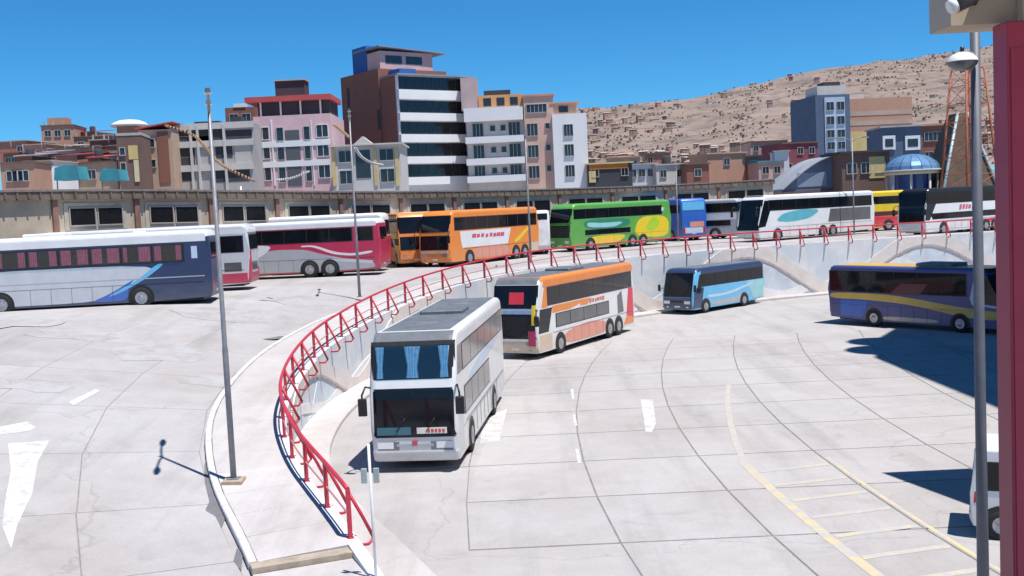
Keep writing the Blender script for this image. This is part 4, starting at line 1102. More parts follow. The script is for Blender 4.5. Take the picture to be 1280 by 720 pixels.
# ================================================================== CITY
M_pane=mat('city_window_glass',(.025,.030,.040),.15,var=.4,scale=.7,spec=.6)
M_wf=mat('city_window_frame',(.45,.44,.43),.7); M_dband=mat('dark_ribbon_glass',(.012,.012,.016),.12,var=.3,spec=.6)
def cm(name,c,var=.14): return mat(name,c,.9,var=var,scale=.35)
C_white=cm('city_white',(.74,.74,.74),.05); C_peach=cm('city_peach',(.62,.40,.32)); C_pink=cm('city_pink',(.62,.42,.44)); C_grey=cm('city_grey',(.40,.38,.37)); C_lgrey=cm('city_pale_grey',(.54,.51,.48))
C_brick=brickmat('city_brick',(.34,.15,.10),(.40,.19,.13),(.32,.24,.19)); C_dbrick=brickmat('city_dark_brick',(.25,.095,.065),(.29,.12,.08),(.24,.15,.12)); C_obrick=brickmat('city_orange_brick',(.46,.24,.16),(.52,.29,.2),(.42,.32,.26))
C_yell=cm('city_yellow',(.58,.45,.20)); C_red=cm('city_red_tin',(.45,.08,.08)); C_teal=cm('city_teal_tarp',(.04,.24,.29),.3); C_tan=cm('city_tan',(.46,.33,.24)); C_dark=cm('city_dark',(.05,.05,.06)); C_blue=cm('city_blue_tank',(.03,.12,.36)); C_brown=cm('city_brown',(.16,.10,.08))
class B:
    """a city building whose camera-facing wall is set from two picture columns at a distance of its own"""
    def __init__(s,label,pxl,pxr,pyt,d,wall,yaw=0,deep=10,name='house',group='city buildings behind the depot',cat='building',base=3.0):
        s.a=P(pxl,pyt,d); y=R(yaw); s.u=Vector((math.cos(y),math.sin(y),0)); s.n=Vector((math.sin(y),-math.cos(y),0))
        s.base=base; s.t=thing(name,label,cat,(s.a.x,s.a.y,base),y,group)
        s.H=s.a.z-base; s.W=s.loc(pxr,pyt)[0]; s.deep=deep
        MB().box(0,s.W,0,deep,0,s.H).build('wall',wall,s.t)
    def loc(s,px,py):
        v=ray(px,py); k=(s.a-CAMP).dot(s.n)/v.dot(s.n); p=CAMP+v*k; d=p-s.a
        return d.dot(s.u), p.z-s.base
    def sideloc(s,px,py,left=True):
        v=ray(px,py); o=s.a if left else s.a+s.u*s.W; k=(o-CAMP).dot(s.u)/v.dot(s.u); p=CAMP+v*k
        return (p-o).dot(-s.n), p.z-s.base
    def rect(s,nm,x0,y0,x1,y1,m,out=.05,inn=0.0,px=True,parent=None):
        if px: (a,zt),(b,zb)=s.loc(x0,y0),s.loc(x1,y1)
        else: a,zt,b,zb=x0,y0,x1,y1
        return MB().box(min(a,b),max(a,b),-out,-inn,min(zt,zb),max(zt,zb)).build(nm,m,parent or s.t)
    def win(s,a,b,z0,z1,m=None,fm=None,mull=1):
        f=.07
        o=MB().box(a,b,-.03,-.002,z0,z1).build('window',m or M_pane,s.t)
        fr=MB()
        fr.box(a-f,b+f,-.10,-.004,z1,z1+f).box(a-f,b+f,-.16,-.004,z0-f,z0).box(a-f,a,-.10,-.004,z0,z1).box(b,b+f,-.10,-.004,z0,z1)
        for k in range(mull):
            x=lerp(a,b,(k+1)/(mull+1)); fr.box(x-.03,x+.03,-.06,-.031,z0,z1)
        fr.build('frame',fm or M_wf,o); return o
    def grid(s,cols,rows,yref,**k):
        """cols: (x0,x1) px at picture height yref; rows: (y0,y1) px at the first column"""
        for y0,y1 in rows:
            for x0,x1 in cols:
                a,b=s.loc(x0,yref)[0],s.loc(x1,yref)[0]; xm=cols[0][0]
                zt=s.loc(xm,y0)[1]; zb=s.loc(xm,y1)[1]; s.win(a,b,zb,zt,**k)
    def auto(s,nx,ny,w=1.1,h=1.2,fh=2.8,top=.9,m0=.6,skip=0,seed=0,**k):
        rr=random.Random(seed)
        for j in range(ny):
            zt=s.H-top-j*fh
            if zt-h<3.2: break
            for i in range(nx):
                if rr.random()<skip: continue
                x=lerp(m0,s.W-m0-w,(i+.0)/max(1,nx-1)) if nx>1 else (s.W-w)/2
                s.win(x,x+w,zt-h,zt,**k)
    def parapet(s,m,h=.35,ov=.12): MB().box(-ov,s.W+ov,-ov,s.deep+ov,s.H,s.H+h).build('parapet',m,s.t)
    def top(s,nm,x0,x1,y0,y1,h,m,z=None):
        z=s.H if z is None else z
        return MB().box(x0,x1,y0,y1,z,z+h).build(nm,m,s.t)

# ---- striped tower with brick flank
b=B('tall block with black and white striped front and dark brick side',495,580,94,150,C_white,yaw=37,deep=.3,name='apartment_tower')
zs=[(94,112),(124,141),(151,168),(178,196),(205,222)]
for y0,y1 in zs:
    a0,a1=.35,b.W-.25; zt=b.loc(498,y0+1)[1]; zb=b.loc(498,y1)[1]
    o=MB().box(a0,a1,-.02,-.002,zb,zt).build('ribbon_window',M_dband,b.t)
    for k in range(9): x=lerp(a0,a1,k/8); MB().box(x-.04,x+.04,-.07,-.021,zb,zt).build('mullion',C_dark,o)
for y0,y1 in ((112,124),(141,151),(168,178),(196,205),(222,232)):
    zt=b.loc(498,y0)[1]; zb=b.loc(498,y1)[1]
    MB().box(-.05,b.W+.05,-.6,-.003,zb,zt).build('balcony_front',C_white,b.t)
M_tin=cm('tin_roof',(.22,.26,.32))
MB().box(-.3,b.W+.3,-.75,4.0,b.H,b.H+.22).build('roof_slab',M_tin,b.t)
DW=15.5
MB().box(0,b.W,-.0+.301,4.5,0,b.H-.02).build('brick_flank',C_dbrick,b.t)
MB().box(-.15,b.W,4.501,DW,0,b.H+1.5).build('brick_tower',C_dbrick,b.t)
MB().box(.3,b.W*.8,4.6,11.0,b.H+1.5,b.H+4.0).build('penthouse',cm('pink_plaster',(.58,.38,.36)),b.t)
for k in range(2): MB().box(1.2+3.4*k,3.9+3.4*k,4.55,4.599,b.H+2.3,b.H+3.4).build('penthouse_window',M_pane,b.t)
MB().add([(-.2,3.9,b.H+4.5),(b.W*.98,3.9,b.H+3.95),(b.W*.98,11.6,b.H+3.95),(-.2,11.6,b.H+4.5),(-.2,3.9,b.H+4.65),(b.W*.98,3.9,b.H+4.1),(b.W*.98,11.6,b.H+4.1),(-.2,11.6,b.H+4.65)],
         [(3,2,1,0),(4,5,6,7),(0,1,5,4),(1,2,6,5),(2,3,7,6),(3,0,4,7)]).build('penthouse_roof',M_tin,b.t)
MB().box(.2,2.6,8.2,12.2,b.H+1.52,b.H+5.2).build('tank_room',C_blue,b.t)
MB().box(1.5,4.2,1.5,4.4,b.H+.23,b.H+1.2).build('blue_shed',C_blue,b.t)
for k,(yy,zz) in enumerate(((3,b.H-7),(3,b.H-12),(3,b.H-17),(11.5,b.H-3),(11.5,b.H-8),(11.5,b.H-13))):
    MB().box(-.19,-.152,yy+1.6,yy+2.3,zz,zz+2.8).build('slit_window',C_dark,b.t)

# ---- white balcony block, peach block, white block
b=B('grey and white balcony apartment block beside the striped tower',582,654,137,153,C_lgrey,deep=11,name='apartment_block')
b.grid([(591,604),(636,650)],[(155,175),(182,202),(208,222)],165,mull=2)
b.grid([(613,619),(626,632)],[(157,164),(184,191),(210,217)],165,mull=0)
for y in (175,202,224):
    z=b.loc(590,y)[1]; MB().box(-.2,b.W*.99,-.9,-.003,z-.55,z+.35).build('balcony_front',C_white,b.t)
z0=b.loc(582,153)[1]; MB().box(-.25,b.W*.99,-.9,-.003,z0,b.H+.1).build('top_balcony',C_white,b.t)
MB().box(1.8,b.W,1.6,8,b.H,b.H+2.0).build('top_floor',cm('city_orange',(.62,.32,.14)),b.t)
for k in range(3): MB().box(2.5+1.9*k,3.6+1.9*k,1.55,1.599,b.H+.5,b.H+1.6).build('top_window',M_pane,b.t)
MB().box(2.6,6.4,3,6,b.H+2.0,b.H+2.8).build('roof_tank',C_dark,b.t)
MB().box(-.6,1.7,1.4,8,b.H,b.H+4.6).build('stair_tower',cm('city_mauve',(.46,.36,.35)),b.t)
b=B('narrow peach apartment block beside the white corner block',654,691,121,152,C_peach,deep=11,name='apartment_block')
b.grid([(659,672)],[(155,170),(182,197),(208,223)],165,mull=2); b.grid([(682,687)],[(154,161),(181,188),(207,214)],165,mull=0)
b.grid([(658,683)],[(131,141)],135,mull=4)
b.parapet(cm('city_orange_tile',(.56,.27,.18)),.25,.2)
b=B('white corner apartment block with three stacked windows above the depot',690,733,143,151,C_white,deep=11,name='apartment_block')
b.grid([(705,716)],[(156,170),(181,195),(207,221)],165,mull=2)
MB().box(.0,b.W*.72,1.2,9,b.H,b.H+1.5).build('top_floor',cm('city_salmon',(.62,.36,.26)),b.t)
MB().box(-.2,b.W*.82,.9,9.3,b.H+1.5,b.H+1.7).build('roof',cm('city_orange_tile',(.56,.27,.18)),b.t)
MB().box(1.0,2.3,1.15,1.199,b.H+.3,b.H+1.2).build('top_window',M_pane,b.t)

# ---- small yellow house with grey gable in front of the tower
b=B('small yellow trimmed house with pale gable below the striped tower',414,500,184,128,C_lgrey,deep=9,name='house')
b.grid([(424,440),(475,492)],[(189,203),(214,230)],200,mull=1)
for x0,x1 in ((414,421),(466,473),(493,500)): b.rect('yellow_pilaster',x0,186,x1,232,C_yell,.12,.003)
a=b.loc(440,184)[0]; c=b.loc(468,184)[0]
MB().prism([(a,b.H),(c,b.H),((a+c)/2,b.H+1.1)],lambda p,q,h:(p,-.3+h,q),3).build('gable',C_lgrey,b.t)
b.rect('gable_glass',444,188,464,222,M_pane,.06,.003)
MB().box(-.3,b.W+.3,-.5,9,b.H,b.H+.18).build('roof_slab',C_lgrey,b.t)

# ---- pink four-storey house with red roof pavilion
b=B('pink apartment house with red pavilion roof and dark roof tank',316,413,146,135,C_pink,deep=11,name='apartment_house')
b.grid([(320,336),(396,410)],[(160,175),(183,199),(209,226)],168,mull=1,fm=C_white)
b.grid([(346,354),(380,387)],[(160,176),(184,200),(210,228)],168,mull=0)
b.rect('stair_glass',356,163,378,232,mat('grey_stair_glass',(.10,.10,.11),.3),.05,.003)
for y in (178,203): b.rect('white_string_course',316,y,413,y+3,C_white,.12,.003)
for x0,x1 in ((338,345),(388,394)): b.rect('white_pilaster',x0,150,x1,232,C_white,.1,.003)
MB().box(.2,b.W-.4,2.2,9,b.H,b.H+1.9).build('roof_room',C_dark,b.t)
for k in range(4): MB().box(.5+2.5*k,.7+2.5*k,1.9,2.1,b.H,b.H+1.9).build('roof_post',C_white,b.t)
MB().box(-1.2,b.W,1.2,9.6,b.H+1.9,b.H+2.55).build('red_roof',C_red,b.t)
x0=b.loc(336,120)[0]; x1=b.loc(374,120)[0]
MB().box(x0,x1,4,7,b.H+2.55,b.H+4.7).build('roof_tank',C_dark,b.t)
MB().box(x0-.15,x1+.15,3.8,7.2,b.H+4.7,b.H+4.85).build('tank_lid',C_grey,b.t)
b=B('dark red brick upper house left of the pink apartment house',281,318,135,146,C_dbrick,deep=9,name='house')
b.auto(2,3,seed=3); MB().box(1.2,2.8,-.1,.9,b.H,b.H+.5).build('skylight',C_white,b.t)

# ---- bare concrete frame building
b=B('unfinished grey concrete frame building with open dark floors',214,317,158,131,C_grey,deep=10,name='concrete_frame_building')
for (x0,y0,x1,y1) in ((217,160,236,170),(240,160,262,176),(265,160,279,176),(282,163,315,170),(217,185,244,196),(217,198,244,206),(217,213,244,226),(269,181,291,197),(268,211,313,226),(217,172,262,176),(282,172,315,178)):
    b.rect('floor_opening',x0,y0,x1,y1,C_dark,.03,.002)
for y in (156,178,208): b.rect('slab_edge',214,y,317,y+3,C_lgrey,.25,.003)
for x in (213,237,262,279,246): 
    a=b.loc(x,170)[0]; MB().box(a,a+.28,-.3,-.003,0,b.H).build('frame_column',C_lgrey,b.t)
b.rect('blank_panel',293,180,315,207,cm('pale_render',(.50,.47,.44)),.08,.003)
b.rect('red_side_panel',213,178,219,228,C_dbrick,.31,.003)
MB().box(2.5,5.5,1,4,b.H,b.H+.5).build('roof_tank',C_dark,b.t); MB().box(7,8.2,1,3,b.H,b.H+.9).build('roof_hut',C_dark,b.t)

# ---- brown, tan and yellow narrow houses
b=B('narrow maroon and grey house with sloping red tin roof',173,214,163,128,C_tan,deep=9,name='house')
b.rect('maroon_wall',196,165,214,228,C_dbrick,.1,.003); b.grid([(186,193)],[(174,184),(200,209)],180,mull=0)
b.rect('grey_column',180,175,185,228,C_lgrey,.14,.003)
MB().add([(-.3,-.4,b.H+.1),(b.W+.3,-.4,b.H+.7),(b.W+.3,9,b.H+.7),(-.3,9,b.H+.1),(-.3,-.4,b.H+.25),(b.W+.3,-.4,b.H+.85),(b.W+.3,9,b.H+.85),(-.3,9,b.H+.25)],[(3,2,1,0),(4,5,6,7),(0,1,5,4),(1,2,6,5),(2,3,7,6),(3,0,4,7)]).build('roof',C_red,b.t)
b=B('slim brown house with pale yellow corner beside the maroon house',145,176,170,122,C_brown,yaw=8,deep=8,name='house')
b.rect('yellow_corner',160,182,173,199,C_yell,.1,.003); b.rect('cream_corner',167,200,175,227,cm('cream_wall',(.60,.52,.34)),.12,.003); b.grid([(150,156)],[(185,194),(204,214)],190,mull=0)
b.parapet(C_grey,.3,.05)
# white curved roof
q=P(162,158,160); t=thing('curved_canopy','white oval roof canopy rising above the left brick houses','canopy',(q.x,q.y,3),0)
MB().lathe([(0,1.0),(1.4,.85),(2.3,.5),(2.75,.1),(2.6,-.05),(0,-.05)],24,org=(0,0,q.z-3)).build('canopy',C_white,t)
MB().box(-1.5,1.5,-1.2,1.2,0,q.z-3.06).build('tower',C_obrick,t)

# ---- left cluster of brick houses
L1=[('orange brick house block topping the left skyline',51,92,158,190,C_obrick,3,2),('brick house with dark flat roof at the far left edge',-2,33,178,170,C_brick,2,2),('low brick terrace house beyond the brick house block',92,140,172,185,C_brick,3,2),
    ('plain brick house left of the orange brick block',30,58,182,165,C_obrick,2,1),('pink rendered low house behind the teal tarpaulins',60,125,188,150,cm('city_dusty_pink',(.50,.32,.28)),4,1),('brown brick house behind slim brown house',112,150,176,160,C_dbrick,2,2),
    ('flat brick house beyond depot blank wall',0,42,205,112,C_obrick,3,1),('white walled small house beside the teal tarpaulin',38,64,203,118,C_white,2,1),('tan low house right of teal tarpaulin',92,146,205,124,C_tan,4,1),('small grey hut between the left brick houses',124,146,192,140,C_grey,1,1),
    ('small brick house above the tan low house',100,132,190,145,C_brick,2,1)]
for i,(lab,x0,x1,yt,d,m,nx,ny) in enumerate(L1):
    b=B(lab,x0,x1,yt,d,m,yaw=random.Random(i).uniform(-12,10),deep=8)
    b.auto(nx,ny,w=1.0,h=1.0,fh=2.6,top=.8,skip=.15,seed=i)
    MB().box(-.15,b.W+.15,-.2,8.1,b.H,b.H+.16).build('roof',[C_brown,C_grey,C_brown,C_tan][i%4],b.t)
    if i in (0,2,5):
        for k in range(3): MB().box(.3+k*1.6,.5+k*1.6,.3,.5,b.H+.16,b.H+.9).build('column_stub',C_grey,b.t)
    if i==0: MB().box(b.W*.1,b.W*.7,2,5,b.H+.16,b.H+1.6).build('roof_room',C_obrick,b.t)
CL=[(4,24,192,150,C_dbrick),(60,80,176,200,C_brick),(84,100,183,172,C_obrick),(100,118,166,195,C_brick),(128,150,184,150,C_brick),(20,40,196,135,C_dbrick),(70,96,196,135,C_brick),(140,158,190,142,C_obrick),(44,60,192,142,C_tan),(110,126,198,132,C_dbrick)]
CN=['wine','rust','pale clay','terracotta','chestnut','umber','russet','peach clay','sandy','cocoa']
CW=['under the far left brick roof','behind the orange brick block','beside the low brick terrace','peeping over the low brick terrace','between grey hut and slim brown house','above the flat brick house','above the large teal stall','left of the slim brown house','above the white walled small house','above the small teal stall']
for i,(x0,x1,yt,d,m) in enumerate(CL):
    b=B('small %s brick house %s'%(CN[i],CW[i]),x0,x1,yt,d,m,yaw=random.Random(200+i).uniform(-18,14),deep=6)
    b.auto(2,2,w=.8,h=.9,fh=2.4,top=.6,m0=.4,skip=.2,seed=300+i)
    MB().add([(-.2,-.3,b.H+.02),(b.W+.2,-.3,b.H+.02),(b.W+.2,6.2,b.H+.6),(-.2,6.2,b.H+.6),(-.2,-.3,b.H+.14),(b.W+.2,-.3,b.H+.14),(b.W+.2,6.2,b.H+.72),(-.2,6.2,b.H+.72)],[(3,2,1,0),(4,5,6,7),(0,1,5,4),(1,2,6,5),(2,3,7,6),(3,0,4,7)]).build('tin_roof',[C_red,C_brown,C_grey][i%3],b.t)
    if i%2: MB().lathe([(0,1.0),(.4,.95),(.5,.8),(.5,0)],12,org=(b.W*.6,1.2,b.H+.15)).build('water_tank',C_dark,b.t)
    MB().tube([(b.W*.2,1,b.H),(b.W*.2,1,b.H+1.6)],.04,5).build('antenna',M_galv,b.t)
def tarp(label,x0,x1,y0,y1,d):
    a=P(x0,y0,d); c=P(x1,y1,d); w=c.x-a.x; h=a.z-c.z
    t=thing('tarpaulin_stall',label,'stall',(a.x,d,3.4),0,'teal stalls behind the depot')
    MB().prism([(0,c.z-3.4),(w,c.z-3.4),(w*.92,a.z-3.4-h*.1),(w*.5,a.z-3.4),(w*.06,a.z-3.4-h*.15)],lambda p,q,hh:(p,hh,q),2.5).build('tarpaulin',C_teal,t)
    for k in (0.08,.92): MB().box(w*k-.05,w*k+.05,.2,.3,0,c.z-3.4).build('post',M_galv,t)
tarp('large teal tarpaulin stall roof before the pink low house',66,100,207,224,105)
tarp('small teal tarpaulin stall roof before the tan low house',123,151,211,225,108)

# ---- centre right low buildings in front of the hill
L2=[('yellow and black shopfront house beside white corner block',734,790,206,150,C_dark,2,1,C_yell),('white low house right of the yellow shopfront',782,822,207,160,C_white,3,1,C_grey),('grey house with water tank among low houses',820,858,207,158,C_lgrey,2,1,C_grey),
    ('dark brick shed beside the grey tank house',858,886,206,155,C_dbrick,1,1,C_brown),('orange brick house with blank flank before the hill',884,932,193,165,C_obrick,1,1,C_tan),('dark brick house next to blank flank brick house',931,952,196,166,C_dbrick,1,1,C_brown),
    ('maroon house with pale windows below the hillside',978,1022,180,175,cm('city_maroon',(.22,.06,.08)),3,2,C_brown),('white four storey slim house beside the maroon house',968,986,190,168,C_white,1,3,C_grey),('pink low house under the maroon house',948,980,203,160,cm('city_dusty_pink',(.50,.32,.28)),2,1,C_teal),
    ('tan roofed house on the lower slope',758,800,198,200,C_tan,3,1,C_obrick),('brick hillside house above the grey tank house',806,838,193,215,C_brick,2,1,C_brown),('pink house on slope beyond orange brick house',938,984,178,210,cm('city_dusty_pink',(.50,.32,.28)),3,2,C_brown)]
for i,(lab,x0,x1,yt,d,m,nx,ny,rf) in enumerate(L2):
    b=B(lab,x0,x1,yt,d,m,yaw=random.Random(50+i).uniform(-10,12),deep=8)
    b.auto(nx,ny,w=.9,h=1.0,fh=2.5,top=.7,skip=.1,seed=60+i)
    MB().box(-.2,b.W+.2,-.25,8.2,b.H,b.H+.2).build('roof',rf,b.t)
    if i==2: MB().lathe([(0,1.3),(.6,1.2),(.7,1.0),(.7,0)],14,org=(b.W*.5,2,b.H+.2)).build('water_tank',C_dark,b.t)
    if i==0:
        b.rect('orange_sign',736,205,785,210,cm('sign_orange',(.42,.17,.04)),.12,.003); b.rect('yellow_pier',736,214,745,228,C_yell,.1,.003)

# ---- right: glass tower, brick block, dark houses, vault, dome, lattice tower
b=B('blue grey glass tower with white window bays on the right',1019,1062,119,190,cm('city_slate',(.09,.13,.20)),yaw=6,deep=12,name='apartment_tower')
b.rect('white_bay',1030,122,1057,190,cm('city_pale_blue',(.42,.52,.64)),.15,.003)
b.grid([(1033,1042),(1046,1055)],[(128,138),(146,156),(163,172),(178,187)],150,mull=1)
MB().box(.6,b.W-.3,.6,6,b.H,b.H+1.6).build('roof_room',C_lgrey,b.t); MB().box(2,5,1,4,b.H+1.6,b.H+2.3).build('roof_tank',C_dark,b.t)
for o in [c for c in b.t.children if c.name.startswith('window')]: o.location=(0,-.155,0)
b=B('broad orange brick flank block behind the slate tower',1058,1140,124,196,C_obrick,yaw=4,deep=10,name='apartment_block')
b.rect('yellow_base',1060,165,1118,190,C_yell,.05,.003)
for y in (140,152): b.rect('floor_band',1058,y,1140,y+2,cm('floor_band',(.44,.34,.28)),.06,.003)
MB().box(b.W*.0,b.W*.3,1,6,b.H,b.H+.9).build('roof_rail_room',C_lgrey,b.t)
b=B('slate house with two white framed windows above the blue dome',1102,1152,160,150,cm('city_slate',(.09,.13,.20)),yaw=-4,deep=8)
for x0,x1 in ((1103,1119),(1131,1150)):
    b.rect('white_bay',x0,170,x1,187,C_white,.2,.003); a0=b.loc(x0+3,177)[0]; a1=b.loc(x1-3,177)[0]; z0=b.loc(x0,184)[1]; z1=b.loc(x0,174)[1]
    MB().box(a0,a1,-.23,-.201,z0,z1).build('window',M_pane,b.t)
MB().box(-.3,b.W+.3,-.4,8,b.H,b.H+.2).build('roof',C_grey,b.t)
b=B('dark brick row house right of the slate house',1150,1192,158,155,C_dbrick,yaw=-6,deep=8); b.auto(3,2,seed=9); MB().box(-.2,b.W+.2,-.3,8,b.H,b.H+.25).build('roof',C_obrick,b.t)
b=B('dark brown low annex beside the yellow wall',1052,1112,192,128,C_brown,deep=8); b.auto(3,1,top=1.2,seed=4); b.rect('yellow_panel',1086,196,1106,222,C_yell,.08,.003)
MB().box(-.3,b.W+.3,-.4,8,b.H,b.H+.22).build('roof',C_dark,b.t)
# vaulted hall
a=P(978,238,132); c=P(1052,238,132); w=c.x-a.x
t=thing('vaulted_hall','grey blue vaulted hall at the end of the depot','hall',(a.x,132,3.0),0)
zb=a.z-3; arc=[(w*k/16, zb+math.sin(math.pi*(.5*k/16))*3.9) for k in range(17)]
MB().prism([(0,0)]+arc+[(w,0)],lambda p,q,h:(p,h,q),10).build('hall_wall',cm('vault_blue_grey',(.14,.18,.26)),t)
for k in range(16):
    (p,q),(p2,q2)=arc[k],arc[k+1]
    MB().add([(p,-.4,q+.02),(p2,-.4,q2+.02),(p2,10.3,q2+.02),(p,10.3,q+.02),(p,-.4,q+.14),(p2,-.4,q2+.14),(p2,10.3,q2+.14),(p,10.3,q+.14)],[(3,2,1,0),(4,5,6,7),(0,1,5,4),(1,2,6,5),(2,3,7,6),(3,0,4,7)]).build('roof_sheet',cm('vault_sheet',(.28,.30,.34)),t)
MB().box(w*.25,w*.75,-.06,-.003,zb+.3,zb+2.0).build('gable_glass',cm('vault_glass',(.25,.30,.40)),t)
MB().box(-1,w+1,-.3,-.07,zb-1.6,zb-.2).build('brown_lintel',C_brown,t)
# domed pavilion on columns
q=P(1140,213,124); t=thing('domed_pavilion','blue glass dome on pale columns behind the upper coaches','pavilion',(q.x,q.y,ZP),0)
rD=33/1350*124; zD=q.z-ZP
M_dome=mat('blue_dome_sheet',(.16,.30,.48),.25,.3,var=.2,scale=1)
for k in range(16):
    m=MB(); a0=2*math.pi*k/16+.012; a1=2*math.pi*(k+1)/16-.012; vs=[];fs=[]
    for j in range(7):
        e=math.pi/2*j/6.001
        for aa in (a0,a1): vs.append((rD*math.cos(e)*math.cos(aa),rD*math.cos(e)*math.sin(aa),zD+rD*.62*math.sin(e)))
    for j in range(6): fs.append((2*j,2*j+1,2*j+3,2*j+2))
    m.add(vs,fs,0,False).build('dome_panel',M_dome,t)
MB().lathe([(rD*.98,zD-.1),(rD*1.06,zD-.1),(rD*1.08,zD+.03),(rD*.98,zD+.06)],32).build('ring_beam',C_lgrey,t)
MB().lathe([(0,zD-.12),(rD*1.0,zD-.12),(rD*1.0,zD-.45),(0,zD-.45)],32).build('soffit',cm('city_pale_tan',(.50,.44,.32)),t)
for k in range(8):
    aa=2*math.pi*(k+.5)/8; MB().tube([(rD*.9*math.cos(aa),rD*.9*math.sin(aa),0),(rD*.9*math.cos(aa),rD*.9*math.sin(aa),zD-.46)],.13,10).build('column',C_lgrey,t)
MB().lathe([(rD*.72,0),(rD*.72,zD-.46)],24).build('glazed_core',mat('blue_core_glass',(.02,.04,.16),.15,spec=.6),t)
# brown pyramid hall and lattice tower
a=P(1172,238,120); c=P(1262,238,120); ap=P(1216,138,120)
t=thing('pyramid_hall','dark brown tent shaped hall behind the lattice tower','hall',(a.x,120,ZP),0); w=c.x-a.x; h=ap.z-ZP
M_tent=mat('brown_tent_sheet',(.10,.06,.035),.7,var=.3,scale=.5); M_tent2=mat('glass_edge',(.35,.45,.48),.3)
xa=ap.x-a.x
MB().add([(0,0,0),(w,0,0),(w,9,0),(0,9,0),(xa-.4,3,h),(xa+.6,3,h),(xa+.6,6,h),(xa-.4,6,h)],[(3,2,1,0),(4,5,6,7),(0,1,5,4),(1,2,6,5),(2,3,7,6),(3,0,4,7)]).build('tent_wall',M_tent,t)
MB().tube([(-.15,-.15,0),(xa-.45,2.9,h)],.16,8).build('edge_rib',M_tent2,t); MB().tube([(w+.1,-.15,0),(xa+.65,2.9,h)],.16,8).build('edge_rib',M_tent2,t)
p=P(1210,200,106); tz=P(1208,86,106).z-ZP
t=thing('lattice_tower','rust orange steel lattice tower beside the dark brown tent hall','tower',(p.x+.1,106,ZP),.3)
M_rust=mat('rust_orange_steel',(.32,.10,.05),.7,var=.25)
def hw(z): return lerp(2.1,1.05,z/tz)
for sx in (-1,1):
    for sy in (-1,1): MB().tube([(sx*hw(0),sy*hw(0),0),(sx*hw(tz),sy*hw(tz),tz)],.11,8).build('leg',M_rust,t)
nb=9
for k in range(nb+1):
    z=tz*k/nb; m=MB(); e=hw(z); 
    if k==0: continue
    for a_,b_ in (((-e,-e),(e,-e)),((e,-e),(e,e)),((e,e),(-e,e)),((-e,e),(-e,-e))): m.tube([(*a_,z),(*b_,z)],.035,6)
    m.build('ring',M_rust,t)
for k in range(nb):
    z0,z1=tz*k/nb,tz*(k+1)/nb; e0,e1=hw(z0),hw(z1); s=1 if k%2 else -1; m=MB()
    for f in ((lambda x,e:(x*e,-e)),(lambda x,e:(x*e,e)),(lambda x,e:(-e,x*e)),(lambda x,e:(e,x*e))): m.tube([(*f(s,e0),z0),(*f(-s,e1),z1)],.03,6)
    m.build('brace',M_rust,t)

# ---- festoon cables hung across the street
def festoon(label,pp,d0,d1,m,r):
    n=len(pp); q=[P(x,y,lerp(d0,d1,i/(n-1))) for i,(x,y) in enumerate(pp)]
    sp=[]
    for i in range(n-1):
        p0,p1,p2,p3=q[max(i-1,0)],q[i],q[i+1],q[min(i+2,n-1)]
        for k in range(8):
            t_=k/8; sp.append(.5*((2*p1)+(-p0+p2)*t_+(2*p0-5*p1+4*p2-p3)*t_*t_+(-p0+3*p1-3*p2+p3)*t_**3))
    sp.append(q[-1]); t=thing('festoon',label,'garland',tuple(sp[0]),0,'festoons hung over the street'); o0=sp[0]
    sp=[s-o0 for s in sp]
    MB().tube(sp,.035,6).build('rope',M_black,t)
    m_=MB()
    for k,s in enumerate(sp[:-1]):
        e=sp[k+1]
        for j in range(2):
            c=s.lerp(e,j/2); m_.tube([c+Vector((0,0,r)),c+Vector((.12*(1 if j else -1),.0,0)),c+Vector((0,0,-r*1.4))],[.02,r,.03],6)
    m_.build('pennants',m,t)['kind']='stuff'
M_fo=mat('orange_cloth',(.42,.25,.14),.9,var=.2); M_fw=mat('white_cloth',(.62,.60,.60),.9,var=.15)
festoon('orange garland sagging from the maroon house across the concrete frame building',[(208,157),(240,168),(256,183),(270,200),(288,212),(318,226)],118,104,M_fo,.13)
festoon('white garland rising towards the pink apartment house',[(346,225),(366,222),(386,214)],104,118,M_fw,.10)
festoon('orange garland hanging beside the lamp post before the brick tower',[(418,156),(428,164),(437,172)],112,108,M_fo,.11)
festoon('white garland drooping over the yellow trimmed house',[(444,185),(452,196),(464,203),(478,206)],106,112,M_fw,.10)

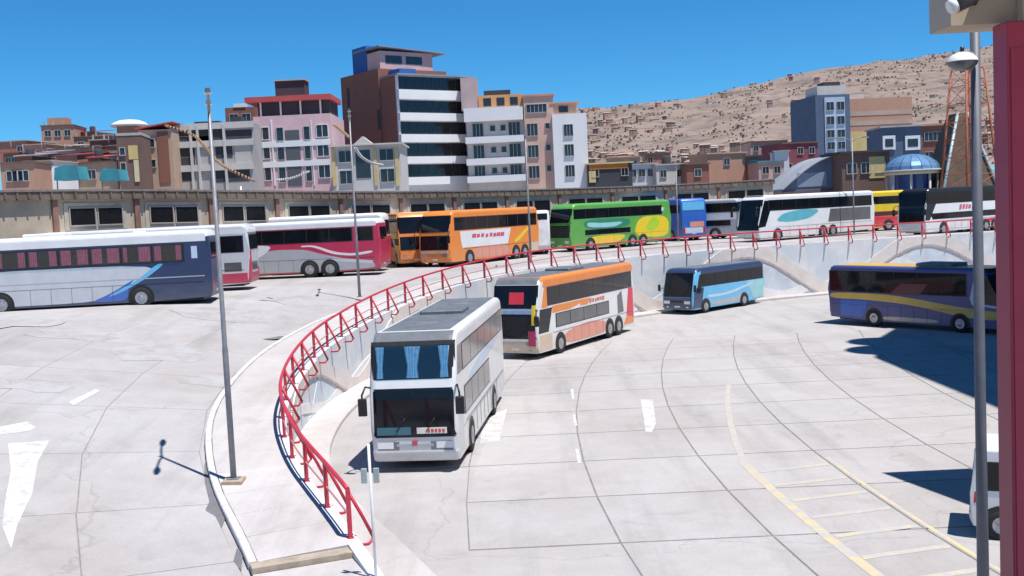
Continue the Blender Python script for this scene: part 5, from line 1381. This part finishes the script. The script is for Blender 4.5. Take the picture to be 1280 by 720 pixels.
# ================================================================== HILL
from mathutils import noise as mnoise
ridge=[(300,190),(420,172),(560,152),(700,140),(735,136),(800,129),(870,122),(940,105),(1020,89),(1100,76),(1180,67),(1250,54),(1330,45),(1450,40),(1600,60)]
def rid(px):
    for (a,ya),(b,yb) in zip(ridge,ridge[1:]):
        if a<=px<=b: return lerp(ya,yb,(px-a)/(b-a))
    return ridge[0][1] if px<300 else ridge[-1][1]
def hillp(px,v):
    base=258-(px-640)*.0472-22
    rr=rid(px); y=lerp(base,rr,v**.92)
    d=lerp(330,1500,v**1.25)
    nz=math.sin(px*.021+v*9)*.5+math.sin(px*.053+2-v*23)*.3+math.sin(px*.11+v*41)*.2
    return P(px,y+nz*2.2*v*(1-v)*2.2 if v<1 else y+nz*1.2,d*(1+.02*nz*(1-v)))
def hillmat():
    m=mat('hill_earth',(.23,.172,.14),.95,var=.22,scale=.02)
    nt=m.node_tree; b=nt.nodes['Principled BSDF']; src=b.inputs['Base Color'].links[0].from_socket
    tc=nt.nodes.new("ShaderNodeTexCoord")
    n=nt.nodes.new("ShaderNodeTexNoise"); n.inputs['Scale'].default_value=.02; n.inputs['Detail'].default_value=10; n.inputs['Roughness'].default_value=.7
    mp=nt.nodes.new("ShaderNodeMapping"); mp.inputs['Scale'].default_value=(1,.8,2); nt.links.new(tc.outputs['Object'],mp.inputs[0]); nt.links.new(mp.outputs[0],n.inputs['Vector'])
    mr=nt.nodes.new("ShaderNodeMapRange"); mr.inputs[1].default_value=.48; mr.inputs[2].default_value=.62; nt.links.new(n.outputs[0],mr.inputs[0])
    mx=nt.nodes.new("ShaderNodeMix"); mx.data_type='RGBA'; nt.links.new(mr.outputs[0],mx.inputs[0]); nt.links.new(src,mx.inputs[6]); mx.inputs[7].default_value=(.125,.10,.08,1)
    n3=nt.nodes.new("ShaderNodeTexNoise"); n3.inputs['Scale'].default_value=.06; n3.inputs['Detail'].default_value=8; n3.inputs['Roughness'].default_value=.75; nt.links.new(tc.outputs['Object'],n3.inputs['Vector'])
    mr3=nt.nodes.new("ShaderNodeMapRange"); mr3.inputs[1].default_value=.52; mr3.inputs[2].default_value=.66; mr3.inputs[3].default_value=1.08; mr3.inputs[4].default_value=.5; nt.links.new(n3.outputs[0],mr3.inputs[0])
    vm=nt.nodes.new("ShaderNodeVectorMath"); vm.operation='SCALE'; nt.links.new(mx.outputs[2],vm.inputs[0]); nt.links.new(mr3.outputs[0],vm.inputs['Scale']); nt.links.new(vm.outputs[0],b.inputs['Base Color'])
    return m
cols_=[300+5*k for k in range(261)]; nv=70; vs=[]; fs=[]
for px in cols_:
    for j in range(nv+1):
        q=hillp(px,j/nv); a_=mnoise.noise(Vector((q.x*.012,q.y*.012,1.3)))*5+mnoise.noise(Vector((q.x*.04,q.y*.04,4.1)))*2.6+mnoise.noise(Vector((q.x*.11,q.y*.11,7.7)))*1.2
        vs.append(q+Vector((0,0,a_*(.25 if j==0 else 1)*min(1,.35+j/nv))))
    q=hillp(px,1.0); vs.append(Vector((q.x*1.35,q.y*1.35,q.z*.55)))
K=nv+2
for i in range(len(cols_)-1):
    for j in range(nv+1): fs.append((i*K+j,(i+1)*K+j,(i+1)*K+j+1,i*K+j+1))
hl=struct(MB().add(vs,fs,0,True).build('hill',hillmat()))
# hillside houses, each with its own roof; a handful of shared forms
forms=[]
for k,(wm,rm) in enumerate(((C_brick,C_tan),(C_obrick,C_lgrey),(C_tan,C_obrick),(cm('rose_plaster',(.42,.27,.24)),C_tan),(C_lgrey,C_obrick),(cm('adobe',(.36,.25,.19)),C_tan))):
    w,dp_,h=7+k%3*1.5,6,4.5+(k%2)*2.5
    m=MB().box(-w/2,w/2,-dp_/2,dp_/2,-6,h)
    m.add([(-w/2-.3,-dp_/2-.4,h),(w/2+.3,-dp_/2-.4,h),(w/2+.3,dp_/2+.4,h+1.0),(-w/2-.3,dp_/2+.4,h+1.0),(-w/2-.3,-dp_/2-.4,h+.25),(w/2+.3,-dp_/2-.4,h+.25),(w/2+.3,dp_/2+.4,h+1.25),(-w/2-.3,dp_/2+.4,h+1.25)],[(3,2,1,0),(4,5,6,7),(0,1,5,4),(1,2,6,5),(2,3,7,6),(3,0,4,7)],1)
    for i in range(2):
        for z in ((h-2,) if h<5 else (h-2,h-4.7)): m.box(-w/2+1.2+i*3,-w/2+2.1+i*3,-dp_/2-.05,-dp_/2+.1,z,z+1.3,2)
    o=m.build('hillside_house',[wm,rm,C_dark]); forms.append(o.data); bpy.data.objects.remove(o)
rr=random.Random(11)
HL=['brick house on the hillside','orange brick house on the hillside','tan house on the hillside','rose plastered house on the hillside','pale grey house on the hillside','adobe coloured house on the hillside']
cnt=0
def hh(px,v,k,sc):
    q=hillp(px,v); o=link('hillside_house',forms[k],None,tuple(q),rr.uniform(-.5,.5)); o.scale=(sc,sc,sc*rr.uniform(.8,1.2))
    tag(o,HL[k]+' among scattered houses','house','houses scattered on the hillside')
while cnt<296:
    px=rr.uniform(700,1290); z=rr.random()
    if z<.5: v=rr.uniform(.0,.30)
    elif z<.64: v=rr.uniform(.86,.99)
    elif z<.75: v=rr.uniform(.55,.9); px=rr.uniform(700,860) if rr.random()<.6 else px
    else: v=rr.uniform(.2,.9)
    if v>.7 and px>1080 and rr.random()<.6: continue
    if v>.32 and px>850 and rr.random()<.55: continue
    hh(px,v,rr.choice((0,0,1,2,3,3,4,5,5)),rr.uniform(.42,.8)*(1.0 if v>.5 else .75)); cnt+=1

# dry scrub and rocks on the slope, as one mass
sc_=MB(); rr=random.Random(5)
for k in range(6500):
    px=rr.uniform(690,1300); v=rr.random()**.8
    if mnoise.noise(Vector((px*.02,v*7,2)))<rr.uniform(-.35,.35): continue
    q=hillp(px,v); a_=mnoise.noise(Vector((q.x*.012,q.y*.012,1.3)))*5+mnoise.noise(Vector((q.x*.04,q.y*.04,4.1)))*2.6
    q=q+Vector((0,0,a_*min(1,.35+v))); e=rr.uniform(.4,1.2)*(1+.8*v); h=e*rr.uniform(.5,1.0); mi=0 if rr.random()<.6 else 1
    a0=rr.random()*6; vs=[q+Vector((e*math.cos(a0+i*1.57)*rr.uniform(.7,1.2),e*math.sin(a0+i*1.57),-.5)) for i in range(4)]+[q+Vector((e*.55*math.cos(a0+.8+i*1.57),e*.55*math.sin(a0+.8+i*1.57),h*rr.uniform(.7,1.2))) for i in range(4)]
    sc_.add(vs,[(4,5,6,7),(0,1,5,4),(1,2,6,5),(2,3,7,6),(3,0,4,7)],mi)
o=sc_.build('hillside_scrub',[mat('dry_scrub',(.135,.105,.08),.95,var=.3,scale=.05),mat('hill_rock',(.20,.15,.12),.95,var=.3,scale=.05)]); o['kind']='stuff'; o['label']='dry scrub and rocks scattered over the brown hillside'
